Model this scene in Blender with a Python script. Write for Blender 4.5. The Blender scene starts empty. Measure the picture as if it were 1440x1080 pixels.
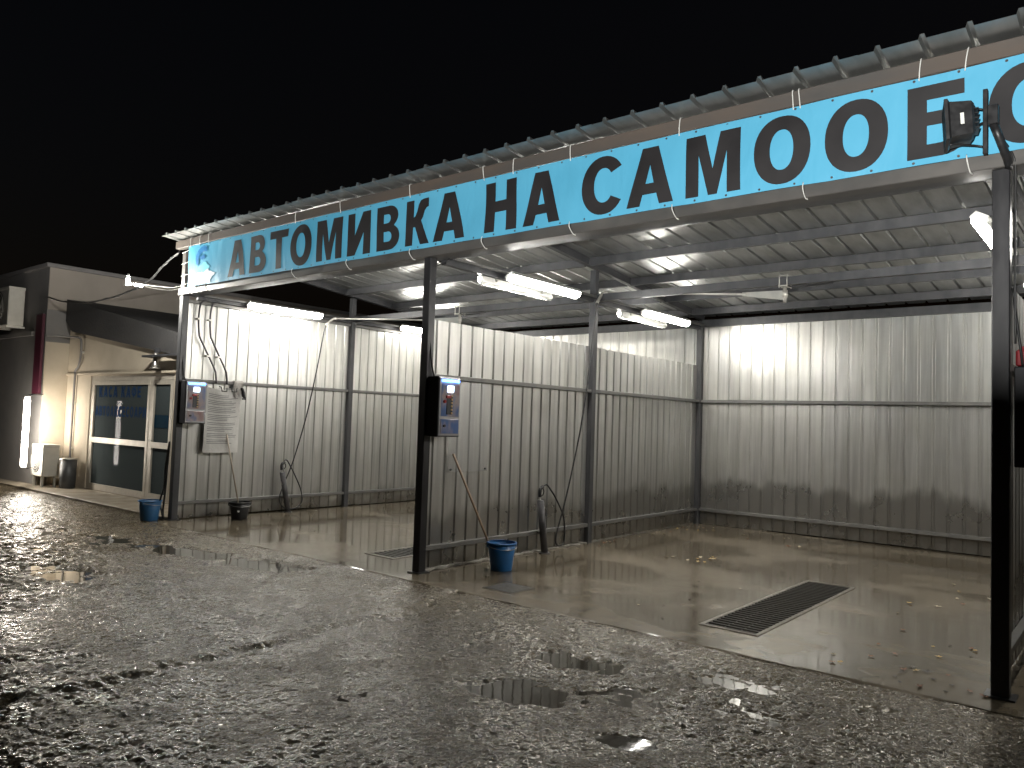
import bpy, bmesh, math, random
import numpy as np
from mathutils import Vector, Matrix

R = math.radians
rnd = random.Random(7)
sc = bpy.context.scene
COL = sc.collection

# ------------------------------------------------------------------ camera
cam_d = bpy.data.cameras.new('camera')
cam = bpy.data.objects.new('camera', cam_d); COL.objects.link(cam)
cam_d.sensor_width = 36.0
cam_d.lens = 36.0 * 1089.25 / 1440.0
cam_d.clip_start = 0.05; cam_d.clip_end = 500
_r = Vector((0.77365587, 0.63271104, 0.03366503)).normalized()
_u = Vector((0.00529412, -0.05958576, 0.99820915)).normalized()
_w = Vector((-0.6335839, 0.77209214, 0.04944852)).normalized()
M = Matrix((( _r.x, _u.x, -_w.x, 11.0404), (_r.y, _u.y, -_w.y, -5.70495), (_r.z, _u.z, -_w.z, 1.6), (0, 0, 0, 1)))
cam.matrix_world = M
sc.camera = cam

# ------------------------------------------------------------------ night sky
world = bpy.data.worlds.new('World'); sc.world = world
world.use_nodes = True
wn = world.node_tree.nodes; wl = world.node_tree.links
sky = wn.new('ShaderNodeTexSky'); sky.sky_type = 'NISHITA'; sky.sun_disc = False
sky.sun_elevation = R(-3.0); sky.sun_rotation = R(200)
bg = wn['Background']; bg.inputs['Strength'].default_value = 0.01
wl.new(sky.outputs[0], bg.inputs['Color'])

sc.view_settings.view_transform = 'Standard'
sc.view_settings.look = 'None'
sc.view_settings.exposure = 2.05
sc.view_settings.gamma = 1.0
sc.view_settings.use_curve_mapping = False
sc.cycles.use_denoising = True
sc.cycles.max_bounces = 8
sc.cycles.sample_clamp_indirect = 6.0
sc.cycles.caustics_reflective = False
sc.cycles.caustics_refractive = False

TUBE = 26.0         # brightness of the fluorescent / LED battens
W = 5.19            # bay width
D = 6.48            # bay depth
WX = (0.0, W, 2 * W, 3 * W)

# ------------------------------------------------------------------ materials
MAT = {}

def nodes_of(name):
    m = bpy.data.materials.new(name); m.use_nodes = True
    nt = m.node_tree
    return m, nt, nt.nodes, nt.links, nt.nodes['Principled BSDF']

def ramp(n, pts):
    r = n.new('ShaderNodeValToRGB')
    el = r.color_ramp.elements
    while len(el) > 1: el.remove(el[-1])
    el[0].position = pts[0][0]; el[0].color = (*pts[0][1], 1) if len(pts[0][1]) == 3 else pts[0][1]
    for p, c in pts[1:]:
        e = el.new(p); e.color = (*c, 1)
    return r

def world_pos(n, l, scale=(1, 1, 1)):
    g = n.new('ShaderNodeNewGeometry')
    mp = n.new('ShaderNodeMapping'); mp.inputs['Scale'].default_value = scale
    l.new(g.outputs['Position'], mp.inputs['Vector'])
    return mp.outputs[0]

def noise(n, l, vec, scale, detail=4, rough=.55, dist=0):
    t = n.new('ShaderNodeTexNoise')
    t.inputs['Scale'].default_value = scale; t.inputs['Detail'].default_value = detail
    t.inputs['Roughness'].default_value = rough; t.inputs['Distortion'].default_value = dist
    l.new(vec, t.inputs['Vector'])
    return t.outputs['Fac']

def math_n(n, l, op, a, b=None, c=None, clamp=False):
    m = n.new('ShaderNodeMath'); m.operation = op; m.use_clamp = clamp
    for i, v in enumerate((a, b, c)):
        if v is None: continue
        if isinstance(v, (int, float)): m.inputs[i].default_value = v
        else: l.new(v, m.inputs[i])
    return m.outputs[0]

def maprange(n, l, v, a, b, c, d, smooth=False):
    m = n.new('ShaderNodeMapRange')
    if smooth: m.interpolation_type = 'SMOOTHSTEP'
    l.new(v, m.inputs[0])
    for i, x in enumerate((a, b, c, d)): m.inputs[i + 1].default_value = x
    return m.outputs[0]

def mixc(n, l, f, a, b):
    m = n.new('ShaderNodeMix'); m.data_type = 'RGBA'
    if isinstance(f, (int, float)): m.inputs[0].default_value = f
    else: l.new(f, m.inputs[0])
    for k, v in ((6, a), (7, b)):
        if isinstance(v, tuple): m.inputs[k].default_value = (*v, 1)
        else: l.new(v, m.inputs[k])
    return m.outputs[2]

def bump(n, l, h, strength, dist, base=None):
    b = n.new('ShaderNodeBump'); b.inputs['Strength'].default_value = strength
    b.inputs['Distance'].default_value = dist
    l.new(h, b.inputs['Height'])
    if base is not None: l.new(base, b.inputs['Normal'])
    return b.outputs[0]

def simple(name, c1, c2=None, rough=.5, rough2=None, metal=0, scale=6, stretch=(1, 1, 1), bmp=0, bscale=60, bdist=.004, spec=.5, detail=5):
    m, nt, n, l, p = nodes_of(name)
    c2 = c2 or c1
    v = world_pos(n, l, stretch)
    f = noise(n, l, v, scale, detail)
    fr = maprange(n, l, f, .3, .7, 0, 1)
    l.new(mixc(n, l, fr, c1, c2), p.inputs['Base Color'])
    l.new(maprange(n, l, f, .3, .7, rough, rough2 if rough2 is not None else rough), p.inputs['Roughness'])
    p.inputs['Metallic'].default_value = metal
    p.inputs['Specular IOR Level'].default_value = spec
    if bmp:
        h = noise(n, l, v, bscale, 3)
        l.new(bump(n, l, h, bmp, bdist), p.inputs['Normal'])
    MAT[name] = m
    return m

def emit(name, col, strength):
    m, nt, n, l, p = nodes_of(name)
    p.inputs['Base Color'].default_value = (*col, 1)
    p.inputs['Emission Color'].default_value = (*col, 1)
    p.inputs['Emission Strength'].default_value = strength
    MAT[name] = m

# galvanised trapezoidal sheet, wall version (water marks with jagged upper edge)
def galv(name, horiz_axis, wet_mid, wet_amp, dry=(.68, .675, .65), wet=(.35, .34, .315), metal=.8):
    m, nt, n, l, p = nodes_of(name)
    pos = world_pos(n, l)
    sep = n.new('ShaderNodeSeparateXYZ'); l.new(pos, sep.inputs[0])
    z = sep.outputs[2]
    flat = world_pos(n, l, (1, 1, .05))
    lowf = noise(n, l, flat, .55, 2)
    midf = noise(n, l, world_pos(n, l, (1, 1, .6)), 2.4, 3)
    jag = noise(n, l, flat, 8, 4, .7)
    hgt = math_n(n, l, 'ADD', math_n(n, l, 'MULTIPLY_ADD', lowf, wet_amp * 2.4, wet_mid - wet_amp * 1.2),
                 math_n(n, l, 'ADD', math_n(n, l, 'MULTIPLY_ADD', jag, .34, -.17), math_n(n, l, 'MULTIPLY_ADD', midf, .6, -.3)))
    d = math_n(n, l, 'SUBTRACT', hgt, z)
    w = maprange(n, l, d, -.03, .17, 0, 1, True)
    streak = noise(n, l, world_pos(n, l, (14, 14, .5)), 1.0, 5, .6)
    cl = noise(n, l, pos, 1.7, 4)
    c = mixc(n, l, maprange(n, l, streak, .38, .72, 0, 1), dry, tuple(x * .62 for x in dry))
    c = mixc(n, l, maprange(n, l, cl, .4, .75, 0, .45), c, tuple(x * .66 for x in dry[:2]) + (dry[2] * .6,))
    c = mixc(n, l, w, c, wet)
    foot = maprange(n, l, z, .0, .34, .75, 0, True)
    foot = math_n(n, l, 'MULTIPLY', foot, maprange(n, l, noise(n, l, pos, 5, 5), .35, .6, .25, 1))
    c = mixc(n, l, foot, c, (.20, .18, .145))
    oi = n.new('ShaderNodeObjectInfo')
    c = mixc(n, l, maprange(n, l, oi.outputs['Random'], 0, 1, 0, .22), c, (.36, .36, .35))
    l.new(c, p.inputs['Base Color'])
    p.inputs['Metallic'].default_value = metal
    r = math_n(n, l, 'ADD', maprange(n, l, w, 0, 1, .34, .28), math_n(n, l, 'MULTIPLY_ADD', cl, .14, -.07))
    l.new(r, p.inputs['Roughness'])
    b1 = bump(n, l, noise(n, l, world_pos(n, l, (1, 1, .45)), 2.6, 2), .35, .03)
    b2 = bump(n, l, noise(n, l, pos, 16, 2), .05, .004, b1)
    l.new(b2, p.inputs['Normal'])
    MAT[name] = m
galv('galv_side', 1, .72, .35)
galv('galv_far', 1, .25, .25)
galv('galv_back', 0, .80, .22, dry=(.71, .705, .67))

def roof_mat():
    m, nt, n, l, p = nodes_of('galv_roof')
    pos = world_pos(n, l)
    f = noise(n, l, world_pos(n, l, (1, .25, 1)), 5, 5)
    drops = noise(n, l, pos, 55, 2)
    l.new(mixc(n, l, maprange(n, l, f, .35, .7, 0, 1), (.52, .53, .52), (.33, .335, .32)), p.inputs['Base Color'])
    p.inputs['Metallic'].default_value = .9
    l.new(maprange(n, l, f, .3, .7, .30, .44), p.inputs['Roughness'])
    b1 = bump(n, l, noise(n, l, world_pos(n, l, (1, .5, 1)), 3, 3), .2, .03)
    l.new(bump(n, l, drops, .10, .003, b1), p.inputs['Normal'])
    MAT['galv_roof'] = m
roof_mat()

simple('steel_dark', (.055, .057, .062), (.085, .085, .088), .34, .5, .25, 9, (1, 1, .4), .12, 90, .002)
simple('steel_front', (.085, .083, .08), (.13, .122, .112), .36, .55, .35, 4, (.6, 1, 1), .12, 80, .002)
simple('steel_rust', (.075, .073, .070), (.105, .082, .066), .5, .65, .2, 2.2, (.5, 2, 2), .15, 60, .002)
simple('post_black', (.018, .018, .02), (.03, .03, .032), .28, .45, .1, 8, (1, 1, .3), .08, 90, .002)
simple('rail_grey', (.14, .14, .14), (.2, .195, .18), .4, .55, .4, 7, (1, 1, 1), .1, 80, .002)
simple('zinc', (.5, .49, .45), (.62, .6, .55), .35, .45, .6, 12)
simple('white_plastic', (.72, .72, .68), (.62, .62, .58), .4, .5, 0, 20)
simple('black_plastic', (.012, .012, .013), (.025, .025, .026), .35, .5, 0, 20)
simple('rubber', (.012, .012, .012), (.02, .02, .02), .38, .5, 0, 20)
simple('dark_pipe', (.05, .05, .055), (.085, .08, .08), .4, .55, 0, 14)
simple('bucket_blue', (.012, .105, .29), (.016, .13, .34), .36, .5, 0, 9, (1, 1, 1), .05, 40)
simple('bucket_paleblue', (.03, .13, .30), (.045, .16, .34), .4, .5, 0, 9, (1, 1, 1), .05, 40)
simple('bucket_black', (.012, .012, .013), (.02, .02, .02), .4, .5, 0, 9)
simple('handle_metal', (.45, .44, .42), (.35, .34, .32), .35, .45, .9, 30)
simple('wood', (.46, .33, .23), (.36, .25, .16), .55, .65, 0, 6, (6, 6, .6), .1, 40)
simple('wood_grey', (.42, .36, .28), (.30, .26, .2), .55, .65, 0, 6, (6, 6, .6), .1, 40)
simple('paper', (.72, .71, .68), (.62, .61, .58), .65, .75, 0, 5, (1, 1, 1), .3, 14, .02)
simple('ink', (.16, .16, .16), (.24, .24, .24), .7)
simple('rag', (.40, .38, .35), (.22, .21, .19), .9, .95, 0, 12, (1, 1, 1), .5, 30, .01)
simple('glove', (.02, .02, .02), (.03, .03, .03), .7)
simple('ink_black', (.014, .013, .014), (.022, .02, .021), .48, .58, 0, 3)
simple('eyelet', (.10, .10, .10), (.2, .2, .2), .4, .5, .8, 50)
simple('cabinet_steel', (.34, .34, .35), (.26, .26, .27), .35, .45, .7, 10)
simple('cabinet_dark', (.035, .036, .04), (.05, .05, .055), .4, .5, .2, 10)
simple('red_plastic', (.42, .02, .03), (.34, .015, .025), .4)
simple('red_sign', (.085, .010, .028), (.065, .008, .022), .6)
simple('coin_red', (.45, .03, .03), (.35, .02, .02), .4)
simple('button_gold', (.65, .45, .2), (.55, .36, .15), .4)
simple('concrete_bead', (.42, .40, .36), (.25, .23, .2), .7, .8, 0, 18, (1, 1, 1), .6, 50, .01)
simple('leaf_yellow', (.45, .30, .09), (.55, .40, .16), .5, .6, 0, 40)
simple('leaf_pale', (.42, .36, .24), (.5, .44, .33), .5, .6, 0, 40)
simple('leaf_brown', (.16, .07, .03), (.24, .10, .04), .55, .65, 0, 40)
simple('leaf_dark', (.03, .022, .015), (.05, .035, .022), .5, .6, 0, 40)
simple('grate_steel', (.028, .027, .025), (.06, .052, .042), .4, .55, .4, 30)
simple('grate_frame', (.22, .20, .17), (.14, .13, .11), .4, .55, .4, 14)
simple('pit', (.01, .01, .009), (.015, .014, .012), .3)  # near black, stands in for the shade down in the drain
simple('cover_plate', (.05, .048, .043), (.08, .075, .066), .3, .5, .4, 20, (1, 1, 1), .3, 60, .003)
simple('plaster', (.50, .44, .35), (.42, .36, .28), .8, .9, 0, 2.2, (1, 1, 1), .15, 70, .004)
simple('plaster_grey', (.24, .23, .22), (.19, .18, .18), .85, .9, 0, 1.6, (1, 1, 1), .15, 70, .004)
simple('plaster_upper', (.34, .30, .26), (.27, .24, .21), .85, .9, 0, 1.4, (1, 1, .5), .15, 60, .004)
simple('roof_felt', (.028, .028, .03), (.042, .04, .04), .7, .85, 0, 3, (1, 1, 1), .4, 25, .02)
simple('door_alu', (.46, .42, .36), (.38, .35, .3), .4, .5, .3, 8)
simple('blue_film', (.004, .022, .07), (.005, .028, .085), .8, spec=.03)
simple('blue_film_dim', (.004, .025, .045), (.004, .02, .04), .8, spec=.03)
simple('interior', (.22, .21, .19), (.15, .145, .13), .8)
simple('interior_floor', (.26, .24, .2), (.2, .18, .15), .5)
simple('ac_white', (.58, .56, .51), (.5, .48, .43), .45, .55, 0, 7)
simple('ac_fan', (.04, .04, .04), (.07, .07, .07), .5)
simple('bin_grey', (.05, .052, .055), (.08, .08, .08), .4, .55, .2, 10)
simple('pavement', (.30, .26, .20), (.20, .17, .13), .45, .7, 0, 3, (1, 1, 1), .3, 30, .008)
simple('galv_pole', (.4, .4, .4), (.3, .3, .3), .45, .55, .7, 8)
simple('cream_card', (.5, .45, .38), (.4, .36, .3), .7)

emit('tube_glow', (1.0, .965, .90), TUBE)
emit('tube_glow_left', (1.0, .92, .80), TUBE * .85)
emit('led_glow', (1.0, .97, .88), 800.0)
emit('display_glow', (.55, .78, 1.0), 3.2)
emit('blue_bar', (.05, .25, 1.0), 4.0)

def screen_art():
    m, nt, n, l, p = nodes_of('panel_art')
    f = noise(n, l, world_pos(n, l, (1, 1, .6)), 7, 2, .5, .2)
    r = ramp(n, [(.32, (.10, .17, .38)), (.46, (.24, .25, .36)), (.56, (.40, .33, .32)), (.70, (.34, .22, .22))])
    l.new(f, r.inputs[0]); l.new(r.outputs[0], p.inputs['Base Color'])
    p.inputs['Roughness'].default_value = .25
    MAT['panel_art'] = m
screen_art()

def banner_mat():
    m, nt, n, l, p = nodes_of('banner_vinyl')
    f = noise(n, l, world_pos(n, l, (.5, 1, .6)), 2.0, 4)
    l.new(mixc(n, l, maprange(n, l, f, .3, .7, 0, 1), (.085, .37, .56), (.11, .42, .62)), p.inputs['Base Color'])
    p.inputs['Roughness'].default_value = .42
    h = noise(n, l, world_pos(n, l, (1, 1, .35)), 5, 3, .5, .4)
    l.new(bump(n, l, h, .5, .03), p.inputs['Normal'])
    MAT['banner_vinyl'] = m
banner_mat()
simple('logo_white', (.75, .80, .82), (.6, .75, .8), .45)
simple('logo_blue', (.015, .16, .42), (.02, .22, .5), .45)
simple('logo_cyan', (.15, .62, .75), (.2, .68, .8), .45)

def glass_mat():
    m, nt, n, l, p = nodes_of('glass')
    out = n['Material Output']
    tr = n.new('ShaderNodeBsdfTransparent'); tr.inputs[0].default_value = (.72, .76, .76, 1)
    gl = n.new('ShaderNodeBsdfGlossy'); gl.inputs['Roughness'].default_value = .03; gl.inputs[0].default_value = (.035, .036, .038, 1)
    fr = n.new('ShaderNodeFresnel'); fr.inputs[0].default_value = 1.5
    mx = n.new('ShaderNodeMixShader')
    l.new(math_n(n, l, 'MULTIPLY', fr.outputs[0], 1.0, None, True), mx.inputs[0])
    l.new(tr.outputs[0], mx.inputs[1]); l.new(gl.outputs[0], mx.inputs[2])
    df = n.new('ShaderNodeBsdfDiffuse'); df.inputs[0].default_value = (.35, .42, .44, 1)
    m2 = n.new('ShaderNodeMixShader'); m2.inputs[0].default_value = .16
    l.new(mx.outputs[0], m2.inputs[1]); l.new(df.outputs[0], m2.inputs[2])
    l.new(m2.outputs[0], out.inputs[0])
    MAT['glass'] = m
glass_mat()

# clear plastic over the sheet (poster sleeve)
def sleeve_mat():
    m, nt, n, l, p = nodes_of('clear_sleeve')
    out = n['Material Output']
    tr = n.new('ShaderNodeBsdfTransparent'); tr.inputs[0].default_value = (.99, .99, .99, 1)
    gl = n.new('ShaderNodeBsdfGlossy'); gl.inputs['Roughness'].default_value = .4
    mx = n.new('ShaderNodeMixShader'); mx.inputs[0].default_value = .15
    l.new(tr.outputs[0], mx.inputs[1]); l.new(gl.outputs[0], mx.inputs[2])
    l.new(mx.outputs[0], out.inputs[0])
    MAT['clear_sleeve'] = m
sleeve_mat()

def ground_mat():
    m, nt, n, l, p = nodes_of('wet_asphalt')
    pos = world_pos(n, l)
    big = noise(n, l, pos, .55, 4)
    med = noise(n, l, pos, 7, 5, .6)
    fine = noise(n, l, pos, 95, 3, .65)
    grit = noise(n, l, pos, 34, 4, .7)
    c = mixc(n, l, maprange(n, l, med, .35, .68, 0, 1), (.022, .018, .012), (.082, .066, .041))
    c = mixc(n, l, maprange(n, l, big, .42, .66, 0, .6), c, (.115, .092, .057))
    c = mixc(n, l, maprange(n, l, fine, .60, .76, 0, .6), c, (.13, .12, .095))
    sep = n.new('ShaderNodeSeparateXYZ'); l.new(pos, sep.inputs[0])
    mud = math_n(n, l, 'MULTIPLY', maprange(n, l, math_n(n, l, 'MULTIPLY_ADD', med, .5, sep.outputs[1]), -.75, -.1, 0, 1, True), maprange(n, l, sep.outputs[0], 5.5, 8.0, .35, 1, True))
    c = mixc(n, l, mud, c, (.105, .088, .060))
    l.new(c, p.inputs['Base Color'])
    def cells(scale):
        t = n.new('ShaderNodeTexVoronoi'); t.feature = 'SMOOTH_F1'; t.inputs['Scale'].default_value = scale
        t.inputs['Smoothness'].default_value = .25
        l.new(pos, t.inputs['Vector']); return t
    v1 = cells(58); v2 = cells(26)
    sc1 = n.new('ShaderNodeSeparateColor'); l.new(v1.outputs['Color'], sc1.inputs[0])
    stone = sc1.outputs[0]; stone2 = sc1.outputs[1]
    c = mixc(n, l, maprange(n, l, stone2, .55, 1, 0, .55), c, (.165, .134, .085))
    c = mixc(n, l, maprange(n, l, stone2, .0, .35, .7, 0), c, (.006, .0055, .005))
    l.new(c, p.inputs['Base Color'])
    film = maprange(n, l, noise(n, l, pos, 2.6, 4, .6), .44, .60, 1, 0, True)      # where water covers the stones
    ro = maprange(n, l, stone, 0, 1, .08, .60)
    l.new(math_n(n, l, 'MULTIPLY', ro, maprange(n, l, film, 0, 1, 1.0, .55)), p.inputs['Roughness'])
    p.inputs['Specular IOR Level'].default_value = .42
    p.inputs['Specular Tint'].default_value = (1.0, .91, .76, 1)
    b0 = bump(n, l, noise(n, l, pos, 20, 2, .5), 1.0, .020)
    b1 = n.new('ShaderNodeBump'); b1.invert = True; b1.inputs['Distance'].default_value = .011
    l.new(maprange(n, l, film, 0, 1, .8, .3), b1.inputs['Strength']); l.new(v1.outputs['Distance'], b1.inputs['Height']); l.new(b0, b1.inputs['Normal'])
    b2 = n.new('ShaderNodeBump'); b2.invert = True; b2.inputs['Distance'].default_value = .010; b2.inputs['Strength'].default_value = .7
    l.new(v2.outputs['Distance'], b2.inputs['Height']); l.new(b1.outputs[0], b2.inputs['Normal'])
    l.new(b2.outputs[0], p.inputs['Normal'])
    MAT['wet_asphalt'] = m
ground_mat()

def water_mat():
    m, nt, n, l, p = nodes_of('puddle_water')
    f = noise(n, l, world_pos(n, l), 1.5, 3)
    l.new(mixc(n, l, f, (.030, .026, .018), (.055, .047, .032)), p.inputs['Base Color'])
    p.inputs['Roughness'].default_value = .035
    p.inputs['IOR'].default_value = 1.333
    l.new(bump(n, l, noise(n, l, world_pos(n, l), 9, 2), .04, .01), p.inputs['Normal'])
    MAT['puddle_water'] = m
water_mat()

def floor_mat():
    m, nt, n, l, p = nodes_of('wet_concrete')
    pos = world_pos(n, l)
    big = noise(n, l, world_pos(n, l, (.8, 1.5, 1)), .62, 3, .5, .6)
    med = noise(n, l, pos, 3.2, 5)
    fine = noise(n, l, pos, 60, 3)
    wet = maprange(n, l, math_n(n, l, 'MULTIPLY_ADD', med, .16, math_n(n, l, 'ADD', big, -.08)), .45, .60, 1, 0, True)
    c = mixc(n, l, maprange(n, l, med, .3, .7, 0, 1), (.150, .126, .090), (.182, .153, .110))
    c = mixc(n, l, maprange(n, l, fine, .6, .8, 0, .3), c, (.10, .085, .062))
    c = mixc(n, l, math_n(n, l, 'MULTIPLY', wet, .7), c, (.082, .068, .047))
    l.new(c, p.inputs['Base Color'])
    l.new(math_n(n, l, 'ADD', maprange(n, l, wet, 0, 1, .20, .085), math_n(n, l, 'MULTIPLY_ADD', med, .14, -.07)), p.inputs['Roughness'])
    b1 = bump(n, l, noise(n, l, pos, 2.2, 3), .10, .012)
    bb = n.new('ShaderNodeBump'); bb.inputs['Distance'].default_value = .0015
    l.new(maprange(n, l, wet, 0, 1, .3, .03), bb.inputs['Strength']); l.new(fine, bb.inputs['Height']); l.new(b1, bb.inputs['Normal'])
    l.new(bb.outputs[0], p.inputs['Normal'])
    MAT['wet_concrete'] = m
floor_mat()

# ------------------------------------------------------------------ mesh helpers
class MB:
    """collects shapes into one bmesh"""
    def __init__(self): self.bm = bmesh.new()
    def box(self, a, b, bevel=0):
        bm = self.bm
        x0, x1 = sorted((a[0], b[0])); y0, y1 = sorted((a[1], b[1])); z0, z1 = sorted((a[2], b[2]))
        vs = [bm.verts.new(v) for v in ((x0,y0,z0),(x1,y0,z0),(x1,y1,z0),(x0,y1,z0),(x0,y0,z1),(x1,y0,z1),(x1,y1,z1),(x0,y1,z1))]
        fs = [bm.faces.new([vs[i] for i in q]) for q in ((0,3,2,1),(4,5,6,7),(0,1,5,4),(1,2,6,5),(2,3,7,6),(3,0,4,7))]
        if bevel:
            es = list({e for f in fs for e in f.edges})
            bmesh.ops.bevel(bm, geom=es, offset=bevel, segments=1, affect='EDGES', profile=.5)
        return self
    def prism(self, poly, axis, a, b):
        """poly: 2-D points, extruded from a to b along axis (0,1,2)"""
        bm = self.bm
        def P(p, t):
            v = [0, 0, 0]; o = [i for i in range(3) if i != axis]
            v[axis] = t; v[o[0]] = p[0]; v[o[1]] = p[1]; return v
        A = [bm.verts.new(P(p, a)) for p in poly]; B = [bm.verts.new(P(p, b)) for p in poly]
        n = len(poly)
        bm.faces.new(A); bm.faces.new(B[::-1])
        for i in range(n): bm.faces.new((A[i], B[i], B[(i+1) % n], A[(i+1) % n]))
        return self
    def beam(self, p, q, w, h, up=(0, 0, 1)):
        """rectangular bar from p to q"""
        p, q = Vector(p), Vector(q); d = (q - p).normalized(); up = Vector(up)
        s = d.cross(up).normalized(); t = s.cross(d).normalized()
        bm = self.bm; vs = []
        for c in (p, q):
            for a, b in ((-1,-1),(1,-1),(1,1),(-1,1)):
                vs.append(bm.verts.new(c + s * a * w / 2 + t * b * h / 2))
        for f in ((0,3,2,1),(4,5,6,7),(0,1,5,4),(1,2,6,5),(2,3,7,6),(3,0,4,7)): bm.faces.new([vs[i] for i in f])
        return self
    def tube(self, pts, r, seg=8, caps=True, r2=None):
        bm = self.bm; pts = [Vector(p) for p in pts]; n = len(pts)
        rings = []; prev = None
        for i, p in enumerate(pts):
            d = (pts[min(i+1, n-1)] - pts[max(i-1, 0)]).normalized()
            if prev is None:
                ref = Vector((0, 0, 1)) if abs(d.z) < .9 else Vector((1, 0, 0))
                s = d.cross(ref).normalized()
            else:
                s = (prev - d * prev.dot(d)).normalized()
            prev = s; t = d.cross(s)
            rr = r if r2 is None else r + (r2 - r) * i / (n - 1)
            rings.append([bm.verts.new(p + (s * math.cos(k * 2 * math.pi / seg) + t * math.sin(k * 2 * math.pi / seg)) * rr) for k in range(seg)])
        for a, b in zip(rings, rings[1:]):
            for k in range(seg): f = bm.faces.new((a[k], a[(k+1) % seg], b[(k+1) % seg], b[k])); f.smooth = True
        if caps: bm.faces.new(rings[0][::-1]); bm.faces.new(rings[-1])
        return self
    def lathe(self, prof, c=(0, 0, 0), seg=24, close_bottom=True, close_top=False):
        bm = self.bm; rings = []
        for r, z in prof:
            rings.append([bm.verts.new((c[0] + r * math.cos(k * 2 * math.pi / seg), c[1] + r * math.sin(k * 2 * math.pi / seg), c[2] + z)) for k in range(seg)])
        for a, b in zip(rings, rings[1:]):
            for k in range(seg): f = bm.faces.new((a[k], a[(k+1) % seg], b[(k+1) % seg], b[k])); f.smooth = True
        if close_bottom: bm.faces.new(rings[0][::-1])
        if close_top: bm.faces.new(rings[-1])
        return self
    def poly(self, pts): self.bm.faces.new([self.bm.verts.new(p) for p in pts]); return self
    def mesh(self, name, off=(0, 0, 0)):
        me = bpy.data.meshes.new(name)
        bmesh.ops.recalc_face_normals(self.bm, faces=self.bm.faces)
        if any(off): bmesh.ops.translate(self.bm, verts=self.bm.verts, vec=Vector(off))
        self.bm.to_mesh(me); self.bm.free()
        return me

def tag(o, label=None, cat=None, group=None, kind=None):
    if label: o['label'] = label
    if cat: o['category'] = cat
    if group: o['group'] = group
    if kind: o['kind'] = kind
    return o

def thing(name, loc, label, cat, group=None, rz=0):
    o = bpy.data.objects.new(name, None); COL.objects.link(o)
    o.empty_display_size = .1
    o.location = loc; o.rotation_euler = (0, 0, rz)
    return tag(o, label, cat, group)

def origin(o):
    v = Vector((0, 0, 0))
    while o is not None: v += o.location; o = o.parent
    return v

def part(name, mb, mat, parent=None, local=False, label=None):
    """links a mesh; coordinates are world ones unless local"""
    off = (0, 0, 0)
    if parent is not None and not local: off = tuple(-origin(parent))
    me = mb.mesh(name, off) if isinstance(mb, MB) else mb
    if mat and not me.materials: me.materials.append(MAT[mat])
    o = bpy.data.objects.new(name, me); COL.objects.link(o)
    if parent is not None: o.parent = parent
    if label: o['label'] = label
    return o

def solo(name, mb, mat, label, cat, group=None, base=None):
    """a thing that is one mesh, origin at its base"""
    me_off = tuple(-Vector(base)) if base is not None else (0, 0, 0)
    me = mb.mesh(name, me_off); me.materials.append(MAT[mat])
    o = bpy.data.objects.new(name, me); COL.objects.link(o)
    if base is not None: o.location = base
    return tag(o, label, cat, group)

def struct(name, me, mat):
    if isinstance(me, MB): me = me.mesh(name)
    me.materials.append(MAT[mat])
    o = bpy.data.objects.new(name, me); COL.objects.link(o)
    o['kind'] = 'structure'
    return o

def dup(o, parent=None):
    c = o.copy(); COL.objects.link(c); c.parent = parent
    for ch in list(o.children): dup(ch, c)
    return c

def spline(ctrl, n=8):
    """Catmull-Rom through the control points"""
    P = [Vector(p) for p in ctrl]; P = [P[0] * 2 - P[1]] + P + [P[-1] * 2 - P[-2]]
    out = []
    for i in range(1, len(P) - 2):
        for k in range(n):
            t = k / n; a, b, c, d = P[i-1], P[i], P[i+1], P[i+2]
            out.append(.5 * ((2*b) + (c-a)*t + (2*a-5*b+4*c-d)*t*t + (3*b-a-3*c+d)*t**3))
    out.append(P[-2]); return out

# ------------------------------------------------------------------ ground
def vnoise(x, y, s, seed):
    """smooth value noise, feature size s"""
    rs = np.random.RandomState(seed); T = rs.rand(256, 256)
    u, v = x / s + 40.3, y / s + 77.7
    iu, iv = np.floor(u).astype(int), np.floor(v).astype(int)
    fu, fv = u - iu, v - iv
    fu = fu * fu * (3 - 2 * fu); fv = fv * fv * (3 - 2 * fv)
    g = lambda a, b: T[a % 256, b % 256]
    return (g(iu, iv) * (1-fu) * (1-fv) + g(iu+1, iv) * fu * (1-fv) + g(iu, iv+1) * (1-fu) * fv + g(iu+1, iv+1) * fu * fv) * 2 - 1

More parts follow.
